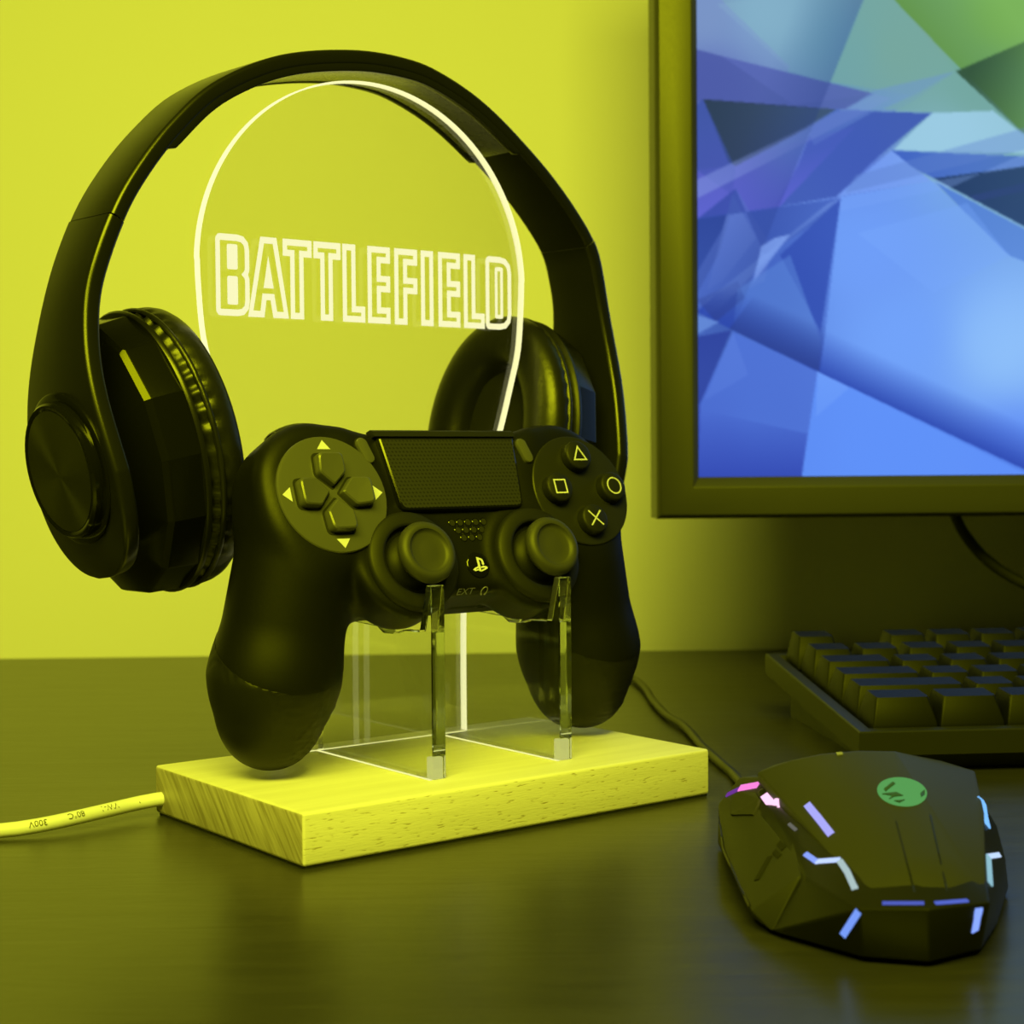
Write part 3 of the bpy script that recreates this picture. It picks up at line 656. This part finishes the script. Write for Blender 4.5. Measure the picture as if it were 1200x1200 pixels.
# picture on the screen: overlapping translucent shards
def lerp(a, b, t): return a+(b-a)*t
def inside(poly, X, Y):
    c = np.zeros(X.shape, bool); n = len(poly)
    for i in range(n):
        (x1, y1), (x2, y2) = poly[i-1], poly[i]
        if y1 == y2: continue
        m = ((y1 > Y) != (y2 > Y)) & (X < (x2-x1)*(Y-y1)/(y2-y1)+x1); c ^= m
    return c
ANCH = [(822, 20, (125, 160, 190)), (830, 100, (80, 100, 170)), (900, 20, (130, 175, 200)), (1000, 60, (105, 160, 180)), (1060, 60, (120, 165, 155)), (1190, 20, (130, 185, 95)), (1150, 110, (110, 165, 150)), (1120, 160, (140, 190, 215)), (1000, 190, (90, 120, 215)), (840, 200, (85, 95, 190)),
        (900, 350, (70, 105, 195)), (1020, 300, (110, 155, 245)), (1180, 400, (150, 200, 250)), (1060, 400, (115, 165, 250)), (840, 520, (62, 85, 185)), (900, 500, (75, 110, 205)), (1050, 530, (95, 145, 245)), (1190, 550, (95, 140, 245)), (1400, 300, (130, 180, 245)), (1500, 0, (90, 170, 90)), (1000, -250, (90, 150, 90)), (1600, 500, (80, 120, 230))]
def base_col(X, Y):
    num = np.zeros(X.shape+(3,)); den = np.zeros(X.shape)
    for x, y, c in ANCH:
        w_ = 1/((X-x)**2+(Y-y)**2+600)**1.6; num += w_[..., None]*np.array(c, float); den += w_
    return num/den[..., None]
# (polygon, colour, alpha at p, alpha at q, p, q)
SH = [
 ([(1048, -2), (1216, 168), (1216, -2)], (84, 128, 52), .95, .1, (1080, 60), (1170, -10)),
 ([(1048, -200), (1048, -2), (1216, 168), (1420, 400), (1640, 0), (1640, -310)], (120, 180, 90), .35, .2, (1200, 0), (1640, 0)),
 ([(1126, 86), (1216, 48), (1216, 168)], (52, 84, 62), .95, .25, (1140, 95), (1216, 130)),
 ([(1020, -2), (1050, -2), (1126, 86), (1075, 114), (978, 98)], (118, 168, 160), .8, .6, (1050, 20), (1000, 100)),
 ([(820, -2), (845, -2), (930, 80), (925, 90), (820, 60)], (120, 140, 205), .55, .4, (822, 30), (920, 85)),
 ([(845, 8), (900, 0), (1018, -2), (975, 100), (930, 85)], (140, 185, 205), .25, .1, (860, 10), (970, 95)),
 ([(820, 60), (850, 68), (1030, 112), (995, 130), (940, 128), (820, 120)], (78, 92, 168), .9, .75, (830, 80), (1020, 112)),
 ([(850, 68), (1030, 112), (935, 125)], (96, 112, 190), .5, .2, (860, 72), (1020, 112)),
 ([(828, 118), (985, 130), (958, 148), (866, 196), (858, 192)], (46, 64, 84), .95, .7, (840, 125), (960, 140)),
 ([(820, 125), (828, 118), (866, 200), (862, 230), (820, 200)], (62, 84, 165), .8, .6, (825, 130), (860, 220)),
 ([(985, 130), (1098, 135), (1035, 185), (985, 232), (912, 244), (940, 195), (958, 148)], (62, 88, 178), .92, .8, (1080, 136), (930, 240)),
 ([(985, 130), (1030, 132), (958, 172), (950, 150)], (92, 125, 200), .7, .4, (1020, 132), (955, 165)),
 ([(998, 130), (1030, 108), (1126, 86), (1080, 118), (1050, 134)], (110, 150, 205), .6, .5, (1010, 128), (1110, 90)),
 ([(1098, 135), (1170, 132), (1216, 165), (1216, 182), (1052, 178)], (156, 204, 228), .95, .85, (1120, 140), (1200, 175)),
 ([(1126, 86), (1216, 168), (1170, 132), (1098, 134), (1040, 130), (1080, 112)], (118, 168, 165), .7, .6, (1126, 90), (1060, 130)),
 ([(820, 200), (862, 196), (938, 168), (1008, 150), (915, 246), (820, 257)], (96, 100, 212), .15, .85, (880, 190), (890, 248)),
 ([(820, 212), (1030, 112), (1050, 118), (820, 234)], (130, 150, 222), .55, .2, (822, 222), (1000, 135)),
 ([(912, 244), (985, 232), (1050, 178), (1075, 198), (1098, 214)], (120, 160, 245), .85, .8, (1040, 190), (920, 244)),
 ([(1050, 178), (1216, 186), (1216, 196), (1100, 211), (1075, 198)], (64, 100, 195), .95, .7, (1060, 180), (1200, 192)),
 ([(1100, 211), (1216, 196), (1216, 272)], (34, 58, 100), .95, .85, (1110, 212), (1200, 230)),
 ([(985, 250), (1120, 222), (1216, 178), (1216, 196), (1101, 214), (988, 233)], (140, 175, 245), .35, .3, (1000, 240), (1180, 200)),
 ([(1008, 207), (1216, 150), (1216, 176), (995, 228)], (95, 130, 205), .45, .35, (1010, 215), (1200, 165)),
 ([(1142, 232), (1216, 215), (1216, 225), (1150, 238)], (50, 72, 130), .7, .4, (1145, 233), (1200, 220)),
 ([(1100, 214), (1216, 275), (1216, 312), (1190, 302)], (80, 125, 215), .9, .7, (1105, 216), (1200, 300)),
 ([(990, 232), (1098, 214), (1192, 302), (1216, 312), (1216, 540), (1060, 480), (962, 436)], (112, 160, 250), .75, .2, (1000, 240), (1190, 420)),
 ([(1010, 275), (1140, 240), (1190, 302), (1100, 345)], (120, 168, 252), .4, .3, (1010, 275), (1180, 300)),
 ([(820, 256), (912, 244), (990, 234), (966, 436), (860, 382), (820, 366)], (66, 98, 195), .7, .5, (830, 260), (970, 300)),
 ([(820, 258), (860, 252), (845, 300), (820, 345)], (46, 70, 150), .85, .6, (825, 262), (840, 330)),
 ([(866, 222), (908, 290), (900, 330), (868, 345), (820, 362), (820, 320), (850, 270)], (92, 120, 205), .55, .35, (870, 235), (830, 350)),
 ([(862, 228), (890, 280), (850, 330), (832, 340)], (110, 140, 220), .5, .15, (862, 232), (840, 330)),
 ([(990, 234), (975, 240), (832, 352), (826, 372), (850, 360), (915, 292)], (128, 165, 240), .65, .2, (985, 238), (835, 355)),
 ([(918, 300), (990, 234), (966, 390)], (52, 80, 178), .85, .75, (930, 300), (980, 260)),
 ([(1048, 230), (1060, 226), (1015, 280), (900, 330), (890, 330), (905, 300)], (130, 170, 245), .0, .0, (0, 0), (1, 1)),
 ([(820, -2), (1019, -2), (958, 148), (915, 248), (862, 388), (822, 475), (820, 475)], (40, 60, 130), .0, .32, (880, 150), (945, 175)),
 ([(820, 258), (988, 234), (962, 262), (900, 300), (866, 222)], (50, 74, 160), .7, .25, (840, 262), (960, 290)),
 ([(896, 290), (912, 280), (930, 276), (886, 332)], (130, 165, 240), .8, .6, (912, 282), (888, 328)),
 ([(868, 340), (930, 300), (966, 400), (962, 436), (862, 388)], (96, 140, 220), .45, .55, (900, 320), (960, 420)),
 ([(820, 366), (862, 388), (1216, 562), (1216, 470), (1100, 415), (980, 365), (880, 330), (842, 345)], (44, 70, 172), .92, .0, (1030, 472), (1052, 425)),
 ([(858, 386), (964, 437), (985, 300), (900, 330)], (46, 66, 140), .75, .0, (905, 410), (925, 362)),
 ([(820, 352), (842, 378), (876, 350), (868, 330)], (48, 66, 140), .6, .2, (850, 372), (850, 340)),
 ([(820, 370), (846, 378), (820, 392)], (110, 150, 225), .7, .7, (0, 0), (1, 1)),
 ([(820, 395), (860, 388), (824, 472), (820, 474)], (48, 68, 158), .9, .7, (825, 400), (840, 440)),
 ([(862, 390), (962, 437), (943, 562), (820, 562), (824, 472)], (80, 116, 215), .9, .75, (880, 400), (880, 470)),
 ([(820, 480), (950, 510), (943, 562), (820, 562)], (52, 74, 178), .0, .9, (880, 480), (880, 560)),
 ([(862, 390), (880, 440), (828, 470)], (92, 128, 222), .5, .4, (862, 395), (840, 465)),
 ([(962, 437), (1216, 558), (1640, 760), (1216, 562), (943, 562)], (96, 146, 250), .9, .8, (980, 450), (1150, 560)),
 ([(962, 437), (1000, 456), (960, 490)], (110, 158, 250), .8, .5, (965, 440), (965, 485)),
]
gx = np.concatenate([np.arange(821, 1215, 1.9), np.arange(1219, 2060, 6)]); gy = np.concatenate([np.arange(-430, -9, 6), np.arange(-8, 561.5, 1.9)])
# pixel frame of the photograph carried onto the screen plane
PXM = MY/FPX
X, Y = np.meshgrid(gx, gy, indexing='ij')
def colours(X, Y):
    X = np.where(X > 1214, 2428-X, X); X = np.where(X < 821, 1642-X, X); Y = np.abs(Y)   # the shards repeat mirrored past the seen part
    c = base_col(X, Y)
    for poly, rgb, a0, a1, p, q in SH:
        m = inside(poly, X, Y); d = np.array(q, float)-np.array(p); t = np.clip(((X-p[0])*d[0]+(Y-p[1])*d[1])/(d@d), 0, 1); a = (a0+(a1-a0)*t)*m
        c = c*(1-a[..., None]) + np.array(rgb, float)*a[..., None]
    return c
c = sum(colours(X+dx, Y+dy) for dx, dy in ((-.5, -.5), (.5, -.5), (-.5, .5), (.5, .5)))/4
lin = np.where(c/255 <= .04045, c/255/12.92, ((c/255+.055)/1.055)**2.4)
x0, y0 = 821, 560.2
V = [mp(bl+(gx[i]-x0)*PXM*1.004, bb+(y0-gy[j])*PXM, -.0045) for i in range(len(gx)) for j in range(len(gy))]
# keep the sheet inside the bezel
V = []
for i in range(len(gx)):
    for j in range(len(gy)):
        V.append(mp(min(bl+(gx[i]-x0)*PXM, mw-bl), min(max(bb+(y0-gy[j])*PXM, bb), mh-bb), -.0044))
ny_ = len(gy)
Fs = [(i*ny_+j, (i+1)*ny_+j, (i+1)*ny_+j+1, i*ny_+j+1) for i in range(len(gx)-1) for j in range(ny_-1)]
def screen_material():
    m = emis('screen_picture', (1, 1, 1), 1.0); nt = m.node_tree; e = [x for x in nt.nodes if x.type == 'EMISSION'][0]
    a = nt.nodes.new('ShaderNodeAttribute'); a.attribute_name = 'picture'; nt.links.new(a.outputs['Color'], e.inputs['Color']); return m
base_ = origin(mon)
me = bpy.data.meshes.new('screen'); me.from_pydata([tuple(v-base_) for v in V], [], Fs); me.update()
at = me.color_attributes.new('picture', 'FLOAT_COLOR', 'POINT')
flat = np.concatenate([lin.reshape(-1, 3), np.ones((lin.shape[0]*lin.shape[1], 1))], 1).astype(np.float32).ravel(); at.data.foreach_set('color', flat)
me.materials.append(screen_material()); scr = bpy.data.objects.new('screen', me); COL.objects.link(scr); scr.parent = mon; scr['label'] = 'lit screen with blue and green shards'
# stand of the monitor (to the right, outside the picture)
build('stand_neck', *hexa([mp(mw/2+a, b-mo[2] if False else b, c) for b in (-mo[2]+.008, .12) for a, c in ((-.03, -.105), (.03, -.105), (.03, -.075), (-.03, -.075))]), M_case, mon, bevel=.003)
build('stand_foot', *hexa([mp(mw/2+a, b, c) for b in (-mo[2]+.0001, -mo[2]+.010) for a, c in ((-.11, -.16), (.11, -.16), (.11, .0), (-.11, .0))]), M_case, mon, bevel=.004)
# its lead looping down behind the lower edge
lead = [on_y(x, y, .93) for x, y in ((1108, 570), (1118, 600), (1128, 622), (1148, 648), (1172, 668), (1200, 684), (1240, 700), (1300, 716))]
lead = [on_y(1100, 520, .925)] + lead + [on_y(1340, 740, .96), on_y(1350, 764, 1.0)]
build('power_lead', *tube(spline(lead, 50), .0031, 10), M_cable, mon)

# ------------------------------------------------------------------ keyboard
KO = np.array([.1366, .646, .018]); ky = .085; kt = .083
ke1 = np.array([math.cos(ky), math.sin(ky), 0]); kf = np.array([-math.sin(ky), math.cos(ky), 0]); ke2 = kf*math.cos(kt)+np.array([0, 0, math.sin(kt)]); ke3 = np.cross(ke1, ke2)
def kp(a, b, c): return KO + ke1*a + ke2*b + ke3*c
KW, KD = .415, .156
kb = thing('keyboard', (KO+ke1*KW/2+kf*KD/2)*np.array([1, 1, 0]), 'black raised-key computer keyboard under the monitor', 'keyboard')
def krect(a0, a1, b0, b1, c): return [kp(a0, b0, c), kp(a1, b0, c), kp(a1, b1, c), kp(a0, b1, c)]
build('case', *loft([krect(.006, KW-.006, .004, KD-.004, -.0105), krect(0, KW, 0, KD, -.0098), krect(0, KW, 0, KD, -.0005), krect(.0007, KW-.0007, .0007, KD-.0007, 0), krect(.0055, KW-.0055, .0055, KD-.0055, 0), krect(.0062, KW-.0062, .0062, KD-.0062, -.0035)]), M_case, kb, smooth=True, angle=20)
def kfoot(a, b, c): p = kp(a, b, c); return p
low = [kp(a, b, -.009) for a, b in ((.012, .016), (KW-.012, .016), (KW-.012, KD-.003), (.012, KD-.003))]
build('lower_case', *hexa([np.array([p[0], p[1], .0001]) for p in low] + low), M_case, kb, smooth=False)
uu = .0222
widths = {0: [1.25, 1.25, 1.25, 6.25, 1.25, 1.25, 1.25, 1.25], 1: [2.25]+[1]*10+[2.75], 2: [1.75]+[1]*11+[2.25], 3: [1.5]+[1]*12+[1.5], 4: [1]*13+[2], 5: [1, -1, 1, 1, 1, 1, -.5, 1, 1, 1, 1, -.5, 1, 1, 1, 1]}
rowb = [.0078, .0305, .0530, .0755, .0980, .1255]
meshes = {}
def key_mesh(w_, row):
    key = (w_, row)
    if key in meshes: return meshes[key]
    hx, hy = (w_*uu-.0012)/2, .0106; tx, ty = hx-.0026, .0068; ht = [.0098, .0095, .0096, .0102, .0112, .0118][row]; lean = [.0012, .0012, .0016, .0022, .0028, .003][row]
    V = []
    nseg = 7
    for (ax, ay, z, oy) in ((hx, hy, -.003, 0), (hx, hy, -.0004, 0), (tx+.0004, ty+.0004, ht-.0008, lean)):
        V.append([np.array([x, y+oy, z]) for x, y in rrect(ax, ay, .0007 if z < .002 else .0012, 4)])
    top = []
    for sc in (1.0, .9, .55, .01):
        top.append([np.array([x*sc, y*sc+lean, ht-.0011*(1-(x*sc/tx)**2) + (0 if sc < 1 else 0) - (.0 if sc < 1 else .0001)]) for x, y in rrect(tx, ty, .0010, 4)])
    rings = V + top
    v, f = loft(rings, caps=True)
    v = [ke1*p[0]+ke2*p[1]+ke3*p[2] for p in v]
    me = bpy.data.meshes.new('keycap'); me.from_pydata([tuple(p) for p in v], [], f); bm = bmesh.new(); bm.from_mesh(me); bmesh.ops.recalc_face_normals(bm, faces=bm.faces)
    for ff in bm.faces: ff.smooth = True
    for e in bm.edges: e.smooth = not (len(e.link_faces) == 2 and e.calc_face_angle(0) > math.radians(40))
    bm.to_mesh(me); bm.free(); me.materials.append(M_key); meshes[key] = me; return me
kbase = origin(kb)
nkeys = 0
for row, ws in widths.items():
    a = .0075
    for w_ in ws:
        if w_ < 0: a += -w_*uu; continue
        wu = w_*uu; c = kp(a+wu/2, rowb[row]+.0106, .0012); a += wu
        o = bpy.data.objects.new('keycap', key_mesh(w_, row)); COL.objects.link(o); o.parent = kb; o.location = c-kbase; nkeys += 1
# slanted ribs on the front lip
V, Fs = merge(*[hexa([kp(.070+i*.0048+b*.0035*t+dx, .0008+b*.0042, z) for z in (-.0002, .0004) for b, dx, t in ((0, 0, 1), (0, .0018, 1), (1, .0018, 1), (1, 0, 1))]) for i in range(9)])
build('lip_ribs', V, Fs, M_gloss, kb, smooth=False)
build('switch_plate', *loft([krect(.0058, KW-.0058, .0058, KD-.0058, -.0040), krect(.0058, KW-.0058, .0058, KD-.0058, -.0034)]), M_dark, kb, smooth=False)

# ------------------------------------------------------------------ mouse
ms = thing('computer_mouse', on_z(1040, 1060, 0), 'black faceted computer mouse with blue and pink light strips and a green emblem', 'mouse')
def hull(name, P, m, parent, bevel=.0006, seg=2, angle=25, label=None):
    bm = bmesh.new()
    for p in P: bm.verts.new(tuple(p))
    r = bmesh.ops.convex_hull(bm, input=bm.verts)
    bmesh.ops.delete(bm, geom=list({g for g in r['geom_interior']+r['geom_unused'] if isinstance(g, bmesh.types.BMVert)}), context='VERTS')
    bmesh.ops.dissolve_limit(bm, angle_limit=math.radians(4), verts=bm.verts, edges=bm.edges)
    bm.verts.ensure_lookup_table(); bm.verts.index_update()
    V = [np.array(v.co) for v in bm.verts]; Fs = [[v.index for v in f.verts] for f in bm.faces]; bm.free()
    return build(name, V, Fs, m, parent, bevel=bevel, seg=seg, angle=angle, label=label)
hood_edge = [on_y(*p) for p in ((888, 905, .492), (925, 891.5, .486), (963, 883.5, .481), (1005, 880, .478), (1048, 880.5, .478), (1104, 892, .480), (1143, 904, .480), (1153, 950, .455), (1157, 1003, .430), (1156, 1043, .410), (1120, 1049, .406), (1085, 1050, .405), (1048, 1049, .406), (1014, 1047, .408), (1003, 1012, .424), (986, 973, .443), (964, 940, .459), (934, 918, .475))]
hood_mid = [on_y(*p) for p in ((1050, 905, .466), (1060, 950, .442), (1070, 1000, .421), (1000, 925, .464), (1110, 940, .453), (1115, 1000, .423))]
down = np.array([0, 0, -.006])
front_top = [on_y(905, 897, .53), on_y(960, 884, .53), on_y(1050, 882, .53), on_y(1130, 900, .53)]
front_low = [np.array([p[0]*1.0, .545, .004]) for p in front_top]
front_mid = [np.array([p[0], .548, max(.010, p[2]-.012)]) for p in front_top]
base_px = [(905, 1092), (962, 1107), (1010, 1122), (1089, 1128), (1150, 1113), (1168, 1085), (1182, 1042)]
base = [on_z(x, y, .0016) for x, y in base_px] + [np.array([.083, .470, .0016])]
belt = [on_y(*p) for p in ((1006, 1066, .400), (1088, 1066, .397), (1160, 1058, .402), (1168, 968, .470), (1178, 1006, .452), (1181, 1037, .446), (945, 1030, .427), (935, 985, .447), (918, 940, .475))]
fr_pts = front_low + front_mid
body = hull('lower_body', base + belt + fr_pts + [h+down*.9 for h in hood_edge], M_mouse_d, ms, bevel=.0008)
hood = hull('palm_hood', hood_edge + hood_mid + front_top + [h+down*.5 for h in hood_edge] + [f_+down for f_ in front_top], M_mouse, ms, bevel=.0007)
thumb = [on_y(*p) for p in ((867, 911, .515), (890, 910, .503), (914, 938, .478), (931, 984, .449), (938, 1027, .430), (880, 1067, .437), (868, 1040, .455), (847, 995, .485), (842, 942, .515))]
thumb_low = [on_z(x, y, .0016) for x, y in ((882, 1076), (905, 1092))] + [np.array([.0655, .486, .0016]), np.array([.066, .53, .0016]), np.array([.085, .54, .0016]), np.array([.095, .45, .0016]), np.array([.08, .54, .022])]
lobe = hull('thumb_rest', thumb + thumb_low, M_mouse, ms, bevel=.0006)
# raised pieces of the thumb rest
bpy.context.view_layer.update()
def world_bvh(objs):
    V, Fs, n = [], [], 0
    for o in objs:
        off = Vector(origin(o)); V += [v.co+off for v in o.data.vertices]; Fs += [[i+n for i in p.vertices] for p in o.data.polygons]; n += len(o.data.vertices)
    return BVHTree.FromPolygons(V, Fs)
mb = world_bvh([body, hood, lobe])
def mhit(x, y):
    for k in range(40):
        for dx, dy in ((0, k), (k, k), (-k, k), (k, 0), (-k, 0), (0, -k)):
            l, n_, _, _ = mb.ray_cast(Vector(CC), Vector(ray(x+dx*.6, y+dy*.6)).normalized())
            if l is not None: return np.array(l), np.array(n_)
def strip(px, w_, h0=-.0004, h1=.00035, sub=10):
    """flat bar following the surface through the points"""
    P = []
    for (x0_, y0_), (x1_, y1_) in zip(px[:-1], px[1:]):
        for t in np.linspace(0, 1, sub, endpoint=False): P.append((lerp(x0_, x1_, t), lerp(y0_, y1_, t)))
    P.append(px[-1]); pts, ns = [], []
    for x, y in P:
        l, n_ = mhit(x, y)
        if l is not None: pts.append(l); ns.append(n_)
    rings = []
    for i in range(len(pts)):
        t = pts[min(i+1, len(pts)-1)]-pts[max(0, i-1)]; t /= np.linalg.norm(t); b = np.cross(ns[i], t); b /= np.linalg.norm(b)
        rings.append([pts[i]+b*w_/2+ns[i]*h0, pts[i]-b*w_/2+ns[i]*h0, pts[i]-b*w_/2+ns[i]*h1, pts[i]+b*w_/2+ns[i]*h1])
    return loft(rings)
def led(name, px, w_, rgb, st): build(name, *strip(px, w_), emis(name+'_glow', srgb(*rgb), st), ms, smooth=False, label='lit strip')
led('light_strip', [(946, 943), (960, 960), (974, 978)], .0022, (165, 165, 240), 1.1)
led('light_strip', [(944, 1001), (957, 1010)], .0015, (135, 160, 245), 1.1)
led('light_strip', [(957, 1010), (984, 1008)], .0018, (185, 205, 250), 1.2)
led('light_strip', [(984, 1009), (993, 1022), (1002, 1042)], .0017, (180, 205, 205), .9)
led('light_strip', [(1006, 1068), (988, 1096)], .0018, (115, 150, 240), 1.1)
led('light_strip', [(1034, 1059), (1083, 1059)], .0012, (85, 100, 200), .9)
led('light_strip', [(1096, 1059), (1134, 1056)], .0012, (90, 110, 215), .9)
led('light_strip', [(1147, 1064), (1142, 1091)], .0020, (130, 160, 250), 1.2)
led('light_strip', [(1151, 935), (1154, 955), (1157, 968)], .0022, (120, 185, 250), 1.2)
led('light_strip', [(1171, 1002), (1158, 1004)], .0014, (190, 215, 250), 1.1)
led('light_strip', [(1158, 1004), (1159, 1020), (1160, 1036)], .0018, (150, 200, 215), .9)
led('light_strip', [(867, 924), (889, 920)], .0024, (235, 125, 205), 1.2)
led('light_strip', [(852, 932), (866, 925)], .0016, (120, 60, 160), .8)
led('light_strip', [(896, 932), (901, 939), (913, 941)], .0026, (255, 200, 235), 1.3)
led('light_strip', [(925, 966), (933, 973)], .0010, (130, 130, 120), .6)
# green emblem on the hood: oval of small scales with dark gashes
def patch(poly, h0, h1): 
    cx_ = sum(p[0] for p in poly)/len(poly); cy_ = sum(p[1] for p in poly)/len(poly)
    A0, A1 = [], []
    for x, y in poly:
        l, n_ = mhit(x, y); A0.append(l+n_*h0); A1.append(l+n_*h1)
    n = len(poly); return A0+A1, [tuple(range(n-1, -1, -1)), tuple(range(n, 2*n))]+[(i, (i+1) % n, n+(i+1) % n, n+i) for i in range(n)]
def patch_rings(poly, h0, h1):
    cx_ = sum(p[0] for p in poly)/len(poly); cy_ = sum(p[1] for p in poly)/len(poly); R = []
    for sc, h in ((1, h0), (1, h1), (.75, h1), (.5, h1), (.25, h1), (.02, h1)):
        r = []
        for x, y in poly:
            l, n_ = mhit(cx_+(x-cx_)*sc, cy_+(y-cy_)*sc); r.append(l+n_*h)
        R.append(r)
    return loft(R)
ov = [(1057+29*math.cos(a), 928.5+16.5*math.sin(a)-2.5*math.cos(a)*-1) for a in np.linspace(0, 2*math.pi, 36, endpoint=False)]
em = build('emblem', *patch_rings(ov, -.0002, .0003), emis('green_emblem_glow', srgb(92, 165, 88), .9), ms, smooth=False, label='glowing green oval emblem')
gash = [[(1036, 926), (1046, 918), (1049, 920), (1038, 929)], [(1034, 932), (1050, 930), (1058, 934), (1048, 935), (1042, 938), (1046, 934)], [(1078, 931), (1083, 927), (1083, 933), (1079, 935)], [(1048, 940), (1060, 939), (1054, 942)]]
build('emblem_marks', *merge(*[patch_rings(g_, 0, .0006) for g_ in gash]), mat('emblem_dark', (.02, .06, .02), .5), em, smooth=False)
# dark side panel and button seams
build('side_groove', *strip([(843, 958), (848, 995), (868, 1040), (879, 1062)], .0008), M_mouse_d, ms, smooth=False)
build('side_button', *patch([(860, 934), (869, 929), (887, 930), (892, 938), (884, 956), (858, 956)], -.0003, .0007), M_mouse, ms, smooth=False)
build('side_slot', *merge(strip([(887, 1032), (903, 1004)], .0022), strip([(908, 998), (914, 1004)], .0016), strip([(913, 988), (919, 995)], .0016)), M_dark, ms, smooth=False)
for a_, b_ in ((((1050, 962), (1072, 1046))), (((1090, 955), (1110, 1045)))): build('hood_groove', *strip([a_, b_], .0005, h1=.00008), M_mouse_d, ms, smooth=False)
build('hood_spot', *patch([(980, 882.5), (987, 881.5), (988, 884.5), (981, 885.5)], -.0002, .0003), M_dim, ms, smooth=False)
# lead from the front of the mouse, round behind the wooden base
lead = [np.array([.083, .535, .010])] + [on_z(x, y, .0024) for x, y in ((862, 910), (850, 899), (838, 888.5), (822, 874), (812, 862), (800, 850), (781, 838), (765, 821), (757, 808), (745, 797), (728, 789), (708, 782), (690, 774), (676, 769))]
build('mouse_lead', *tube(spline(lead, 80), .0019, 10), M_cable, ms)

# ------------------------------------------------------------------ light
YL = (.945, 1.0, .056)
def area(name, loc, target, size, power, col=YL, sy=None, spread=180):
    l = bpy.data.lights.new(name, 'AREA'); l.energy = power; l.color = col; l.size = size; l.spread = math.radians(spread)
    if sy: l.shape = 'RECTANGLE'; l.size_y = sy
    o = bpy.data.objects.new(name, l); COL.objects.link(o); o.location = loc
    o.rotation_euler = (Vector(target)-Vector(loc)).to_track_quat('-Z', 'Y').to_euler(); return o
def spot(name, loc, target, power, angle, blend, rad):
    l = bpy.data.lights.new(name, 'SPOT'); l.energy = power; l.color = YL; l.spot_size = math.radians(angle); l.spot_blend = blend; l.shadow_soft_size = rad
    o = bpy.data.objects.new(name, l); COL.objects.link(o); o.location = loc; o.rotation_euler = (Vector(target)-Vector(loc)).to_track_quat('-Z', 'Y').to_euler(); return o
area('ceiling_lamp', (-.12, -.15, .78), (-.16, .95, -.10), .85, 8.8, sy=.35, spread=120)
spot('base_fill_spot', (.22, .24, .66), (-.01, .58, .02), 4.5, 20, .8, .05)  # added out-of-frame spot, brightens only the wooden base and its surroundings
wd_ = bpy.data.worlds.new('room_dimness'); S.world = wd_; wd_.use_nodes = True
bg = wd_.node_tree.nodes['Background']; bg.inputs['Color'].default_value = (.94, 1, .05, 1); bg.inputs['Strength'].default_value = .03

# ------------------------------------------------------------------ camera
cam = bpy.data.cameras.new('camera'); co = bpy.data.objects.new('camera', cam); COL.objects.link(co); S.camera = co
cam.sensor_width = 36; cam.lens = FPX/1200*36; cam.clip_start = .01
r0, r1, r2 = CM   # image right, image down, forward, in (x, -z, y) axes
def w3(v): return Vector((v[0], v[2], -v[1]))
mx = Matrix((w3(r0), -w3(r1), -w3(r2))).transposed().to_4x4(); mx.translation = Vector(CC); co.matrix_world = mx
cam.dof.use_dof = True; cam.dof.focus_distance = .56; cam.dof.aperture_fstop = 20
S.cycles.max_bounces = 24; S.cycles.glossy_bounces = 16; S.cycles.transmission_bounces = 20; S.cycles.transparent_max_bounces = 24
S.view_settings.view_transform = 'Standard'; S.view_settings.look = 'None'; S.view_settings.exposure = 0; S.view_settings.gamma = 1; S.view_settings.use_curve_mapping = False
